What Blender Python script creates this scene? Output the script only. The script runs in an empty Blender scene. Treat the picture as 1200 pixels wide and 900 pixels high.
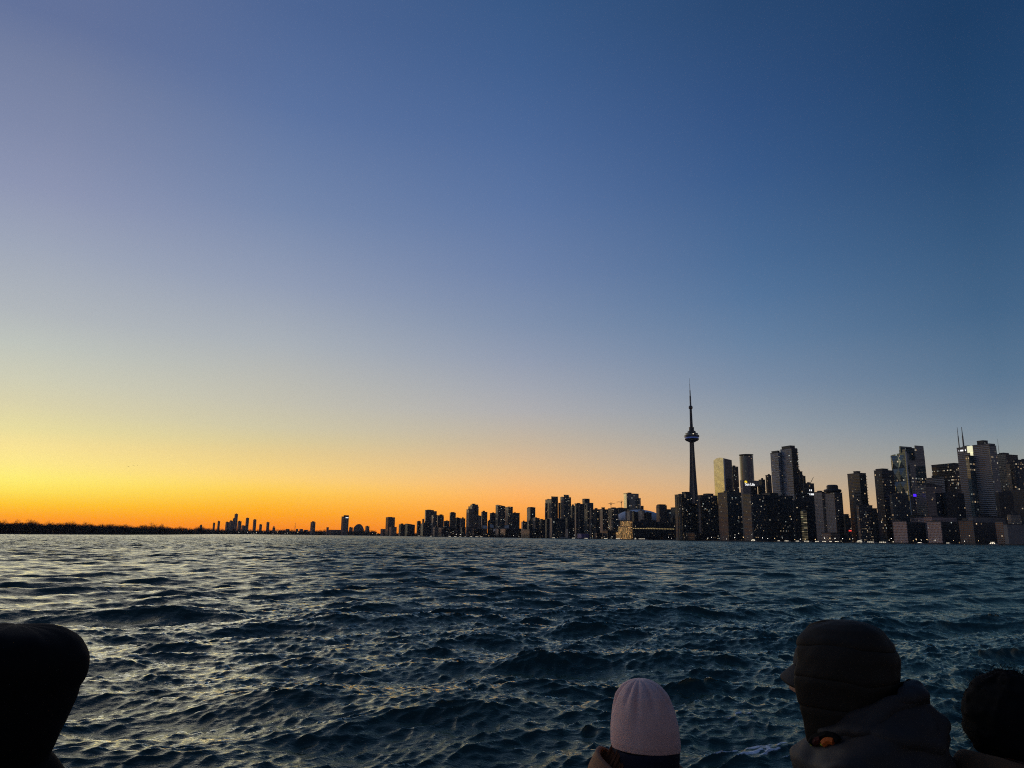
import bpy, bmesh, math, random
import numpy as np
from mathutils import Vector, Matrix

random.seed(7)
S = bpy.context.scene
COL = S.collection
R = math.radians

# ------------------------------------------------------------------ camera
FOC = 26.0 / 36.0 * 1200.0            # focal length in photo pixels
CAM_H = 6.5
PITCH, ROLL = R(11.62), R(0.60)
cam = bpy.data.cameras.new('camera')
cam.lens, cam.sensor_width = 26.0, 36.0
cam.clip_start, cam.clip_end = 0.1, 200000.0
camo = bpy.data.objects.new('camera', cam)
COL.objects.link(camo)
CM = Matrix.Translation((0, 0, CAM_H)) @ Matrix.Rotation(math.pi / 2 + PITCH, 4, 'X') @ Matrix.Rotation(ROLL, 4, 'Z')
camo.matrix_world = CM
S.camera = camo
CR = CM.to_3x3()


def ray(px, py):
    return (CR @ Vector(((px - 600) / FOC, (450 - py) / FOC, -1))).normalized()


def azel(px, py):
    d = ray(px, py)
    return math.atan2(d.x, d.y), math.asin(d.z)


def height_at(px, py, rng):
    """height of the point seen at (px,py) when it stands rng metres away on plan"""
    d = ray(px, py)
    return CAM_H + rng * d.z / math.hypot(d.x, d.y)


S.view_settings.view_transform = 'Standard'
S.view_settings.look = 'None'
S.view_settings.exposure = 0
S.view_settings.gamma = 1
S.view_settings.use_curve_mapping = False
S.render.engine = 'CYCLES'
S.cycles.use_denoising = False
S.cycles.denoising_prefilter = 'ACCURATE'
S.cycles.pixel_filter_type = 'BLACKMAN_HARRIS'
S.cycles.filter_width = 1.1
S.cycles.max_bounces = 5
S.cycles.caustics_reflective = False
S.cycles.caustics_refractive = False
S.cycles.sample_clamp_indirect = 4


def lin(c):
    def f(v):
        v /= 255.0
        return v / 12.92 if v <= .04045 else ((v + .055) / 1.055) ** 2.4
    return (f(c[0]), f(c[1]), f(c[2]), 1.0)


# ------------------------------------------------------------------ world: dusk sky
SUN_AZ, SUN_EL = R(-37), R(16)
W = bpy.data.worlds.new('World')
S.world = W
W.use_nodes = True
nt = W.node_tree
nt.nodes.clear()
N, L = nt.nodes.new, nt.links.new


def mathn(op, a, b=None, c=None, clamp=False, tree=None):
    t = tree or nt
    n = t.nodes.new('ShaderNodeMath')
    n.operation, n.use_clamp = op, clamp
    for i, v in enumerate((a, b, c)):
        if v is None:
            continue
        if isinstance(v, (int, float)):
            n.inputs[i].default_value = v
        else:
            t.links.new(v, n.inputs[i])
    return n.outputs[0]


out = N('ShaderNodeOutputWorld')
bg = N('ShaderNodeBackground')
L(bg.outputs[0], out.inputs[0])
tc = N('ShaderNodeTexCoord')
sep = N('ShaderNodeSeparateXYZ')
L(tc.outputs['Generated'], sep.inputs[0])
el = mathn('DIVIDE', mathn('ARCSINE', sep.outputs[2]), math.pi / 2, clamp=True)
az = mathn('ARCTAN2', sep.outputs[0], sep.outputs[1])
daz = mathn('ABSOLUTE', mathn('WRAP', mathn('SUBTRACT', az, R(-42)), math.pi, -math.pi))
# the colour of the air over four compass bearings: (elevation source pixel row, sRGB)
COLS = [
    (10, [(622, (244, 128, 10)), (612, (250, 146, 12)), (605, (253, 162, 18)), (590, (253, 198, 50)), (575, (252, 224, 90)), (560, (253, 236, 118)),
          (540, (252, 231, 140)), (520, (246, 225, 150)), (500, (230, 219, 160)), (470, (216, 209, 172)), (440, (205, 204, 182)), (400, (190, 195, 188)),
          (360, (176, 182, 187)), (280, (156, 165, 184)), (210, (140, 149, 178)), (140, (126, 137, 169)), (60, (113, 126, 160)), (0, (98, 114, 154))]),
    (305, [(625, (240, 122, 16)), (612, (249, 148, 26)), (598, (252, 172, 42)), (580, (252, 198, 72)), (570, (252, 208, 98)), (560, (250, 210, 120)),
           (545, (239, 208, 135)), (530, (229, 204, 143)), (515, (217, 202, 155)), (500, (207, 199, 167)), (470, (195, 192, 176)), (400, (170, 177, 184)),
           (330, (145, 157, 181)), (240, (117, 136, 172)), (120, (91, 115, 160)), (0, (76, 101, 147))]),
    (608, [(628, (240, 136, 44)), (605, (248, 156, 64)), (588, (252, 172, 90)), (578, (249, 180, 106)), (565, (238, 185, 126)), (550, (224, 186, 140)),
           (535, (212, 184, 150)), (520, (199, 181, 157)), (500, (186, 178, 168)), (482, (175, 174, 176)), (455, (162, 167, 178)), (420, (145, 156, 177)),
           (380, (128, 145, 173)), (320, (110, 131, 169)), (240, (91, 117, 162)), (160, (76, 105, 153)), (80, (64, 95, 143)), (0, (56, 88, 134))]),
    (895, [(632, (226, 154, 92)), (590, (210, 172, 125)), (560, (192, 172, 148)), (540, (174, 168, 159)), (500, (148, 158, 167)), (450, (122, 141, 165)),
           (400, (102, 129, 161)), (345, (84, 116, 155)), (300, (74, 107, 149)), (200, (58, 91, 138)), (120, (50, 82, 129)), (0, (42, 73, 115))]),
    (1190, [(636, (192, 156, 124)), (600, (178, 158, 134)), (560, (156, 152, 146)), (530, (141, 149, 151)), (500, (121, 139, 155)), (470, (104, 126, 149)),
            (440, (90, 118, 146)), (360, (68, 101, 136)), (270, (54, 88, 126)), (180, (41, 75, 115)), (90, (34, 68, 108)), (0, (30, 62, 101))]),
]


def ramp(stops):
    n = N('ShaderNodeValToRGB')
    n.color_ramp.interpolation = 'LINEAR'
    e = n.color_ramp.elements
    while len(e) > 1:
        e.remove(e[-1])
    e[0].position, e[0].color = stops[0]
    for p, c in stops[1:]:
        k = e.new(p)
        k.color = c
    L(el, n.inputs[0])
    return n.outputs[0]


RAMPS = []
HAZE = 1.0e-5


def above_haze(c, e):
    """sky colour outside the haze box that shows as c through it at elevation e"""
    path = min(14500.0, 700.0 / max(1e-4, math.sin(max(e, 1e-4))))
    T = math.exp(-HAZE * path)
    return tuple(max(0.0, (v - (1 - T) * a) / T) for v, a in zip(c[:3], (.06, .09, .17))) + (1,)


TOPS = [(72, 94, 138), (58, 84, 130), (44, 74, 120), (34, 62, 102), (26, 54, 92)]
for (px, st), top in zip(COLS, TOPS):
    s = []
    for py, c in st:
        a, e = azel(px, py)
        s.append((max(0.0, e / (math.pi / 2)), above_haze(lin(c), e)))
    s.append((0.62, lin(top)))
    s.append((1.0, lin((26, 52, 94))))
    RAMPS.append(ramp(s))
RAMPS.append(ramp([(0, lin((112, 102, 108))), (.07, lin((108, 101, 112))), (.17, lin((96, 96, 108))), (.30, lin((60, 74, 100))), (.45, lin((25, 51, 88))), (1.0, lin((26, 52, 94)))]))


def mixc(f, a, b):
    m = N('ShaderNodeMix')
    m.data_type = 'RGBA'
    L(f, m.inputs['Factor'])
    L(a, m.inputs[6])
    L(b, m.inputs[7])
    return m.outputs[2]


def mapr(v, a, b, k='LINEAR'):
    n = N('ShaderNodeMapRange')
    n.interpolation_type = k
    n.inputs[1].default_value, n.inputs[2].default_value = a, b
    n.clamp = True
    L(v, n.inputs[0])
    return n.outputs[0]


BEAR = [azel(px, st[0][0])[0] + R(42) for px, st in COLS] + [R(150)]
c23 = RAMPS[0]
for i in range(5):
    c23 = mixc(mapr(daz, BEAR[i], BEAR[i + 1], 'SMOOTHSTEP' if i == 4 else 'LINEAR'), c23, RAMPS[i + 1])
nish = N('ShaderNodeTexSky')
nish.sky_type = 'NISHITA'
nish.sun_disc = False
nish.sun_elevation, nish.sun_rotation = SUN_EL, SUN_AZ
add = N('ShaderNodeMix')
add.data_type = 'RGBA'
add.blend_type = 'ADD'
add.inputs['Factor'].default_value = NISH if 'NISH' in globals() else 0.0
L(c23, add.inputs[6])
L(nish.outputs[0], add.inputs[7])
L(add.outputs[2], bg.inputs[0])
bg.inputs[1].default_value = 1.0

sl = bpy.data.lights.new('sun', 'SUN')
sl.energy, sl.angle, sl.color = 0.28, R(42), (1.0, .91, .83)
so = bpy.data.objects.new('sun', sl)
COL.objects.link(so)
sd = Vector((math.sin(SUN_AZ) * math.cos(SUN_EL), math.cos(SUN_AZ) * math.cos(SUN_EL), math.sin(SUN_EL)))
so.rotation_euler = sd.to_track_quat('Z', 'Y').to_euler()


# ------------------------------------------------------------------ helpers: tags and materials
def tag(o, label=None, cat=None, group=None, kind=None):
    if label:
        o['label'] = label
    if cat:
        o['category'] = cat
    if group:
        o['group'] = group
    if kind:
        o['kind'] = kind
    return o


def new_mat(name):
    m = bpy.data.materials.new(name)
    m.use_nodes = True
    t = m.node_tree
    b = t.nodes['Principled BSDF']
    return m, t, b


# ------------------------------------------------------------------ water
def wave_bands():
    """tileable wave fields, one per band of wavelengths: (tile, lo, height, dx, dy, fold)"""
    rng = np.random.default_rng(11)
    bands = [(151.0, 512, 5.0, 40.0), (61.0, 512, 2.0, 5.0), (23.0, 512, 0.75, 2.0), (8.9, 512, 0.28, .75)]
    lam_p, wind = 10.5, np.array([math.sin(R(168)), math.cos(R(168))])
    kp = 2 * np.pi / lam_p
    res, var = [], 0
    for tile, n, lo, hi in bands:
        k1 = 2 * np.pi * np.fft.fftfreq(n, tile / n)
        kx, ky = np.meshgrid(k1, k1)
        k = np.hypot(kx, ky)
        k[0, 0] = 1
        lam = 2 * np.pi / k
        P = np.exp(-0.74 * (kp / k) ** 2) / k ** 3.9
        # peak enhancement
        P *= 1 + 1.6 * np.exp(-((np.sqrt(k / kp) - 1) ** 2) / .02)
        cosd = (kx * wind[0] + ky * wind[1]) / k
        sp = np.where(k < 3 * kp, 9.0, 6.0)
        P *= np.where(cosd > 0, np.abs(cosd) ** sp, .08 * np.abs(cosd) ** sp) + .015
        P *= np.where(lam < .75, 2.4, np.where(lam < 2.0, .66, np.where(lam < 4, 1.0, 1.1)))
        P *= (lam >= lo) * (lam < hi)
        P[0, 0] = 0
        a = np.sqrt(P) * (rng.normal(size=(n, n)) + 1j * rng.normal(size=(n, n))) * (2 * np.pi / tile)
        h = np.fft.ifft2(a).real * n * n
        dx = np.fft.ifft2(-1j * kx / k * a).real * n * n
        dy = np.fft.ifft2(-1j * ky / k * a).real * n * n
        jxx = np.fft.ifft2(kx * kx / k * a).real * n * n
        jyy = np.fft.ifft2(ky * ky / k * a).real * n * n
        var += h.var()
        res.append([tile, lo, h, dx, dy, jxx + jyy])
    sc = HS / 4 / math.sqrt(var)
    for b in res:
        for i in range(2, 6):
            b[i] = b[i] * sc
    return res


HS = 1.0
CHOP = -1.0


def sample(f, tile, x, y):
    n = f.shape[0]
    u, v = (x / tile * n) % n, (y / tile * n) % n
    i, j = np.floor(u).astype(int), np.floor(v).astype(int)
    a, b = u - i, v - j
    i %= n
    j %= n
    i2, j2 = (i + 1) % n, (j + 1) % n
    return (f[j, i] * (1 - a) + f[j, i2] * a) * (1 - b) + (f[j2, i] * (1 - a) + f[j2, i2] * a) * b


def make_water():
    th = np.concatenate([np.linspace(R(-180), R(-46), 70, endpoint=False), np.arange(R(-46), R(46), .0019), np.linspace(R(46), R(180), 70)])
    rs = [2.5]
    while rs[-1] < 4500:
        r = rs[-1]
        rs.append(r * (1.012 if r < 9 else 1.0034))
    while rs[-1] < 12500:
        rs.append(rs[-1] * 1.06)
    rs = np.array(rs)
    TH, RR = np.meshgrid(th, rs)
    X, Y = np.sin(TH) * RR, np.cos(TH) * RR
    dr = np.where(RR < 4500, RR * .0034, RR * .06)
    dr = np.maximum(dr, np.where(np.abs(TH) > R(46.2), RR * .045, 0))
    Z = np.zeros_like(X)
    DX, DY, FO = Z.copy(), Z.copy(), Z.copy()
    rot = [.0, .31, -.23, .52]
    # gusts: slow patches of rougher and calmer water
    gust = 1 + .42 * np.sin(X / 37 + 1.3 * np.sin(Y / 61)) * np.sin(Y / 53 + 1.1 * np.sin(X / 71) + .6)
    for (tile, lo, h, dx, dy, fo), a in zip(wave_bands(), rot):
        f = np.clip((lo / dr - .45) / .9, 0, 1) * (gust if lo < 4 else 1)
        c, s = math.cos(a), math.sin(a)
        x, y = X * c + Y * s, -X * s + Y * c
        Z += f * sample(h, tile, x, y)
        d1, d2 = sample(dx, tile, x, y), sample(dy, tile, x, y)
        DX += f * (d1 * c - d2 * s)
        DY += f * (d1 * s + d2 * c)
        FO += f * sample(fo, tile, x, y)
    PX, PY = X + CHOP * DX, Y + CHOP * DY
    nv = X.size
    co = np.stack([PX, PY, Z], -1).reshape(-1, 3).astype(np.float32)
    nr, nc = X.shape
    q = (np.arange(nr - 1)[:, None] * nc + np.arange(nc - 1)[None, :]).reshape(-1)
    quads = np.stack([q, q + nc, q + nc + 1, q + 1], -1).astype(np.int32)
    me = bpy.data.meshes.new('water')
    me.vertices.add(nv)
    me.vertices.foreach_set('co', co.ravel())
    nf = len(quads)
    me.loops.add(nf * 4)
    me.loops.foreach_set('vertex_index', quads[:, ::-1].ravel())
    me.polygons.add(nf)
    me.polygons.foreach_set('loop_start', np.arange(0, nf * 4, 4, dtype=np.int32))
    me.polygons.foreach_set('use_smooth', np.ones(nf, dtype=bool))
    me.update(calc_edges=True)
    # the churned wake of the ferry, to the right behind the stern
    for wx, wy, ws, wa in ((7.7, 25.0, .95, 1.7), (8.4, 26.0, .8, 1.5), (7.9, 28.6, .9, 1.0), (6.4, 25.5, 1.3, .6), (8.8, 29.8, 1.3, 1.0), (7.6, 32, 1.1, .6), (12.3, 48, 1.3, .75), (10.2, 24, 1.2, .4), (5.2, 23.5, 1.2, .45), (6.7, 23.6, .9, .6), (4.2, 27.5, 1.1, .5)):
        FO += wa * np.exp(-((X - wx) ** 2 + ((Y - wy) * 1.6) ** 2) / ws ** 2)
    nr_ = RR < 90
    print('FOLD', np.percentile(FO[nr_], [50, 90, 97, 99, 99.7, 99.95]))
    at = me.attributes.new('fold', 'FLOAT', 'POINT')
    at.data.foreach_set('value', FO.reshape(-1).astype(np.float32))
    o = bpy.data.objects.new('water', me)
    COL.objects.link(o)
    tag(o, 'dark choppy lake water ruffled by wind', 'water', kind='structure')
    m, t, b = new_mat('lake_water')
    t.nodes.remove(b)
    b = t.nodes.new('ShaderNodeBsdfDiffuse')
    gl = t.nodes.new('ShaderNodeBsdfGlossy')
    gl.inputs['Color'].default_value = (1, .99, .77, 1)
    fz = t.nodes.new('ShaderNodeFresnel')
    fz.inputs['IOR'].default_value = 1.46
    ms = t.nodes.new('ShaderNodeMixShader')
    
    t.links.new(b.outputs[0], ms.inputs[1])
    t.links.new(gl.outputs[0], ms.inputs[2])
    t.links.new(ms.outputs[0], t.nodes['Material Output'].inputs[0])
    tn = t.nodes.new
    geo = tn('ShaderNodeNewGeometry')

    def noise(scale, stretch, detail, rough=.55):
        mp = tn('ShaderNodeMapping')
        mp.inputs['Rotation'].default_value = (0, 0, R(12))
        mp.inputs['Scale'].default_value = (scale * stretch, scale, scale)
        t.links.new(geo.outputs['Position'], mp.inputs[0])
        n = tn('ShaderNodeTexNoise')
        n.inputs['Scale'].default_value = 1
        n.inputs['Detail'].default_value = detail
        n.inputs['Roughness'].default_value = rough
        t.links.new(mp.outputs[0], n.inputs['Vector'])
        return n.outputs[0]

    b1 = tn('ShaderNodeBump')
    b1.inputs['Distance'].default_value = .06
    b1.inputs['Strength'].default_value = 1
    t.links.new(noise(3.6, .5, 5, .62), b1.inputs['Height'])
    b2 = tn('ShaderNodeBump')
    b2.inputs['Distance'].default_value = 1.2
    b2.inputs['Strength'].default_value = 1
    t.links.new(noise(.33, .55, 4, .6), b2.inputs['Height'])
    # metre-long chop takes over in the normals where the mesh gets too coarse for it
    ln = tn('ShaderNodeVectorMath')
    ln.operation = 'LENGTH'
    t.links.new(geo.outputs['Position'], ln.inputs[0])
    mr = tn('ShaderNodeMapRange')
    mr.inputs[1].default_value, mr.inputs[2].default_value = 70, 500
    mr.inputs[3].default_value, mr.inputs[4].default_value = 0, 1
    t.links.new(ln.outputs['Value'], mr.inputs[0])
    t.links.new(mr.outputs[0], b2.inputs['Strength'])
    t.links.new(b1.outputs[0], b2.inputs['Normal'])
    # far off, where waves are smaller than the mesh, their slopes are carried by the normal
    mp = tn('ShaderNodeMapping')
    mp.inputs['Rotation'].default_value = (0, 0, R(-14))
    mp.inputs['Scale'].default_value = (.22, .6, 1)
    t.links.new(geo.outputs['Position'], mp.inputs[0])
    nn = tn('ShaderNodeTexNoise')
    nn.inputs['Scale'].default_value = 1
    nn.inputs['Detail'].default_value = 5
    nn.inputs['Roughness'].default_value = .7
    t.links.new(mp.outputs[0], nn.inputs['Vector'])

    def vec(op, a, bb=None, sc=None):
        v = tn('ShaderNodeVectorMath')
        v.operation = op
        for i, q in enumerate((a, bb)):
            if q is None:
                continue
            if isinstance(q, tuple):
                v.inputs[i].default_value = q
            else:
                t.links.new(q, v.inputs[i])
        if sc is not None:
            t.links.new(sc, v.inputs['Scale'])
        return v.outputs[0]
    far = tn('ShaderNodeMapRange')
    far.inputs[1].default_value, far.inputs[2].default_value = 30, 420
    t.links.new(ln.outputs['Value'], far.inputs[0])
    rough_ = vec('MULTIPLY', vec('SUBTRACT', nn.outputs['Color'], (.5, .5, .5)), (1.2, 1.5, 0))
    lean = vec('MULTIPLY', geo.outputs['Incoming'], (.17, .17, 0))
    tilt = vec('SCALE', vec('ADD', rough_, lean), sc=far.outputs[0])
    nrm = vec('NORMALIZE', vec('ADD', b2.outputs[0], tilt))
    for nd in (b, gl, fz):
        t.links.new(nrm, nd.inputs['Normal'])
    rr = tn('ShaderNodeMapRange')
    rr.inputs[1].default_value, rr.inputs[2].default_value = 40, 700
    rr.inputs[3].default_value, rr.inputs[4].default_value = .05, .2
    t.links.new(ln.outputs['Value'], rr.inputs[0])
    # foam on the crests that fold over
    fa = tn('ShaderNodeAttribute')
    fa.attribute_name = 'fold'
    fm = mathn('ADD', fa.outputs['Fac'], mathn('MULTIPLY', mathn('SUBTRACT', noise(2.3, .7, 7, .75), .5, tree=t), 3.4, tree=t), tree=t)
    fr = tn('ShaderNodeMapRange')
    fr.inputs[1].default_value, fr.inputs[2].default_value = FOAM_LO, FOAM_LO + .35
    t.links.new(fm, fr.inputs[0])
    mx = tn('ShaderNodeMix')
    mx.data_type = 'RGBA'
    mx.inputs[6].default_value = (.014, .042, .034, 1)
    mx.inputs[7].default_value = (.92, .94, .95, 1)
    t.links.new(fr.outputs[0], mx.inputs['Factor'])
    t.links.new(mx.outputs[2], b.inputs['Color'])
    t.links.new(mathn('MULTIPLY', fz.outputs[0], mathn('SUBTRACT', 1.0, mathn('MULTIPLY', fr.outputs[0], .9, tree=t), tree=t), tree=t), ms.inputs[0])
    ro = mathn('MAXIMUM', rr.outputs[0], mathn('MULTIPLY', fr.outputs[0], .8, tree=t), tree=t)
    t.links.new(ro, gl.inputs['Roughness'])
    me.materials.append(m)
    return o


FOAM_LO = 1.42
make_water()


# ------------------------------------------------------------------ a thin evening haze over the lake and the town
def make_haze():
    me = bpy.data.meshes.new('haze')
    x, z0, z1 = 14500.0, -5.0, 700.0
    v = [(sx * x, sy * x, z) for z in (z0, z1) for sx, sy in ((-1, -1), (1, -1), (1, 1), (-1, 1))]
    me.from_pydata(v, [], [(3, 2, 1, 0), (4, 5, 6, 7), (0, 1, 5, 4), (1, 2, 6, 5), (2, 3, 7, 6), (3, 0, 4, 7)])
    o = bpy.data.objects.new('haze', me)
    COL.objects.link(o)
    tag(o, 'thin evening haze over the lake and the town', 'haze', kind='stuff')
    m = bpy.data.materials.new('evening_haze')
    m.use_nodes = True
    t = m.node_tree
    t.nodes.clear()
    ou = t.nodes.new('ShaderNodeOutputMaterial')
    pv = t.nodes.new('ShaderNodeVolumePrincipled')
    pv.inputs['Color'].default_value = (.92, .95, 1, 1)
    pv.inputs['Density'].default_value = HAZE
    pv.inputs['Anisotropy'].default_value = .35
    t.links.new(pv.outputs[0], ou.inputs['Volume'])
    me.materials.append(m)


make_haze()

# ------------------------------------------------------------------ mesh builders for the town
class MB:
    """collects faces with UVs in metres and links them as ONE mesh object"""

    def __init__(self):
        self.v, self.f, self.uv = [], [], []

    def face(self, pts, uvs=None):
        i = len(self.v)
        self.v += [tuple(p) for p in pts]
        self.f.append(list(range(i, i + len(pts))))
        self.uv += list(uvs) if uvs else [(p[0], p[1]) for p in pts]

    def prism(self, foot, z0, z1, foot1=None, cap=True, base=False, shear=None):
        """foot: counter-clockwise outline; foot1 an optional top outline; shear: per-corner top heights"""
        f1 = foot1 or foot
        n, u = len(foot), 0.0
        zt = shear or [z1] * n
        for i in range(n):
            j = (i + 1) % n
            a, b, c, d = foot[i], foot[j], f1[j], f1[i]
            w = math.hypot(b[0] - a[0], b[1] - a[1])
            self.face([(a[0], a[1], z0), (b[0], b[1], z0), (c[0], c[1], zt[j]), (d[0], d[1], zt[i])],
                      [(u, z0), (u + w, z0), (u + w, zt[j]), (u, zt[i])])
            u += w + 1.7
        if cap:
            self.face([(p[0], p[1], z) for p, z in zip(f1, zt)], [(-50, -50)] * n)
        if base:
            self.face([(p[0], p[1], z0) for p in reversed(foot)], [(-50, -50)] * n)

    def box(self, x0, x1, y0, y1, z0, z1):
        self.prism([(x0, y0), (x1, y0), (x1, y1), (x0, y1)], z0, z1, base=True)

    def lathe(self, prof, n=16, cx=0, cy=0, a0=0, a1=2 * math.pi):
        for (r0, z0), (r1, z1) in zip(prof, prof[1:]):
            for i in range(n):
                t, s = a0 + (a1 - a0) * i / n, a0 + (a1 - a0) * (i + 1) / n
                rr = max(r0, r1)
                p = [(cx + r0 * math.cos(t), cy + r0 * math.sin(t), z0), (cx + r0 * math.cos(s), cy + r0 * math.sin(s), z0),
                     (cx + r1 * math.cos(s), cy + r1 * math.sin(s), z1), (cx + r1 * math.cos(t), cy + r1 * math.sin(t), z1)]
                uv = [(rr * t, z0), (rr * s, z0), (rr * s, z1), (rr * t, z1)]
                if r0 < 1e-6:
                    p, uv = p[1:], uv[1:]
                elif r1 < 1e-6:
                    p, uv = p[:3], uv[:3]
                self.face(p, uv)

    def bar(self, a, b, r0, r1=None, n=5):
        a, b = Vector(a), Vector(b)
        r1 = r0 if r1 is None else r1
        d = (b - a).normalized()
        s = d.orthogonal().normalized()
        t = d.cross(s)
        ra = [a + (s * math.cos(2 * math.pi * i / n) + t * math.sin(2 * math.pi * i / n)) * r0 for i in range(n)]
        rb = [b + (s * math.cos(2 * math.pi * i / n) + t * math.sin(2 * math.pi * i / n)) * r1 for i in range(n)]
        for i in range(n):
            j = (i + 1) % n
            self.face([ra[i], ra[j], rb[j], rb[i]], [(i, 0), (i + 1, 0), (i + 1, 1), (i, 1)])
        self.face(list(reversed(ra)))
        self.face(rb)

    def build(self, name, mat, parent=None, smooth=False):
        me = bpy.data.meshes.new(name)
        me.from_pydata(self.v, [], self.f)
        l = me.uv_layers.new(name='UVMap')
        l.data.foreach_set('uv', np.array(self.uv, dtype=np.float32).ravel())
        if smooth:
            me.polygons.foreach_set('use_smooth', [True] * len(me.polygons))
        me.materials.append(mat)
        me.update()
        o = bpy.data.objects.new(name, me)
        COL.objects.link(o)
        if parent:
            o.parent = parent
        return o


def thing(name, loc, label, cat, group=None, rz=0, kind=None):
    o = bpy.data.objects.new(name, None)
    o.empty_display_size = .3
    COL.objects.link(o)
    o.location = loc
    o.rotation_euler.z = rz
    return tag(o, label, cat, group, kind)


# ------------------------------------------------------------------ facade materials
def facade(name, wall, glass, cw=3.0, ch=3.1, fx=.7, fy=.6, lit=.05, row=0.0, power=2.0, rough=.12, metal=0.0, ior=1.5, tint=None, wrough=.8):
    m, t, b = new_mat(name)

    def mn(op, a, bb=None, c=None, clamp=False):
        return mathn(op, a, bb, c, clamp, t)
    tn, tl = t.nodes.new, t.links.new
    uv = tn('ShaderNodeUVMap')
    sp = tn('ShaderNodeSeparateXYZ')
    tl(uv.outputs[0], sp.inputs[0])
    u, v = mn('DIVIDE', sp.outputs[0], cw), mn('DIVIDE', sp.outputs[1], ch)
    cu, cv = mn('FLOOR', u), mn('FLOOR', v)
    ux, vy = mn('ABSOLUTE', mn('SUBTRACT', mn('FRACT', u), .5)), mn('ABSOLUTE', mn('SUBTRACT', mn('FRACT', v), .5))
    mask = mn('MULTIPLY', mn('LESS_THAN', ux, fx / 2), mn('LESS_THAN', vy, fy / 2))
    mask = mn('MULTIPLY', mask, mn('GREATER_THAN', sp.outputs[1], 0))
    oi = tn('ShaderNodeObjectInfo')
    cb = tn('ShaderNodeCombineXYZ')
    tl(cu, cb.inputs[0])
    tl(cv, cb.inputs[1])
    tl(mn('MULTIPLY', oi.outputs['Random'], 97.0), cb.inputs[2])
    wn = tn('ShaderNodeTexWhiteNoise')
    tl(cb.outputs[0], wn.inputs['Vector'])
    ws = tn('ShaderNodeSeparateColor')
    tl(wn.outputs['Color'], ws.inputs[0])
    cr = tn('ShaderNodeCombineXYZ')
    tl(cv, cr.inputs[1])
    tl(mn('MULTIPLY', oi.outputs['Random'], 53.0), cr.inputs[2])
    wr = tn('ShaderNodeTexWhiteNoise')
    tl(cr.outputs[0], wr.inputs['Vector'])
    lit, power = lit * .42, power * .27
    thr = mn('ADD', lit, mn('MULTIPLY', mn('GREATER_THAN', wr.outputs['Value'], .88), row))
    on = mn('MULTIPLY', mn('LESS_THAN', wn.outputs['Value'], thr), mask)
    # how bright and how warm each lit window is
    br = mn('ADD', mn('MULTIPLY', mn('POWER', ws.outputs[1], 3.5), 1.3), .14)
    rampc = tn('ShaderNodeValToRGB')
    c1, c2 = ((1, .82, .56, 1), (.85, .95, .9, 1)) if not tint else (tint, tuple(min(1, v * 1.25) for v in tint))
    e = rampc.color_ramp.elements
    e[0].position, e[0].color = 0, tint or (1, .62, .28, 1)
    e[1].position, e[1].color = .6, c1
    k = e.new(.9)
    k.color = c2
    tl(ws.outputs[2], rampc.inputs[0])
    # panes differ a little, walls weather a little
    gx = tn('ShaderNodeMix')
    gx.data_type = 'RGBA'
    gx.inputs[6].default_value = tuple(c * (.85 if metal else .6) for c in glass[:3]) + (1,)
    gx.inputs[7].default_value = tuple(min(1, c * (1.12 if metal else 1.4)) for c in glass[:3]) + (1,)
    tl(ws.outputs[0], gx.inputs['Factor'])
    nz = tn('ShaderNodeTexNoise')
    nz.inputs['Scale'].default_value = .06
    nz.inputs['Detail'].default_value = 4
    tl(uv.outputs[0], nz.inputs['Vector'])
    wx = tn('ShaderNodeMix')
    wx.data_type = 'RGBA'
    wx.inputs[6].default_value = tuple(c * .72 for c in wall[:3]) + (1,)
    wx.inputs[7].default_value = tuple(min(1, c * 1.25) for c in wall[:3]) + (1,)
    tl(nz.outputs[0], wx.inputs['Factor'])
    mx = tn('ShaderNodeMix')
    mx.data_type = 'RGBA'
    tl(mask, mx.inputs['Factor'])
    tl(wx.outputs[2], mx.inputs[6])
    tl(gx.outputs[2], mx.inputs[7])
    tl(mx.outputs[2], b.inputs['Base Color'])
    rg = tn('ShaderNodeMapRange')
    rg.inputs[3].default_value, rg.inputs[4].default_value = wrough, rough
    tl(mask, rg.inputs[0])
    tl(rg.outputs[0], b.inputs['Roughness'])
    if metal:
        tl(mn('MULTIPLY', mask, metal), b.inputs['Metallic'])
    b.inputs['IOR'].default_value = ior
    tl(rampc.outputs[0], b.inputs['Emission Color'])
    tl(mn('MULTIPLY', mn('MULTIPLY', on, br), power), b.inputs['Emission Strength'])
    return m


def plain(name, col, rough=.8, var=.25, scale=.3, metal=0, emit=None, power=0):
    m, t, b = new_mat(name)
    nz = t.nodes.new('ShaderNodeTexNoise')
    nz.inputs['Scale'].default_value = scale
    nz.inputs['Detail'].default_value = 5
    tc = t.nodes.new('ShaderNodeTexCoord')
    t.links.new(tc.outputs['Object'], nz.inputs['Vector'])
    mx = t.nodes.new('ShaderNodeMix')
    mx.data_type = 'RGBA'
    mx.inputs[6].default_value = tuple(c * (1 - var) for c in col[:3]) + (1,)
    mx.inputs[7].default_value = tuple(min(1, c * (1 + var)) for c in col[:3]) + (1,)
    t.links.new(nz.outputs[0], mx.inputs['Factor'])
    t.links.new(mx.outputs[2], b.inputs['Base Color'])
    b.inputs['Roughness'].default_value = rough
    b.inputs['Metallic'].default_value = metal
    if emit:
        b.inputs['Emission Color'].default_value = tuple(emit) + (1,)
        b.inputs['Emission Strength'].default_value = power
    return m


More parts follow.
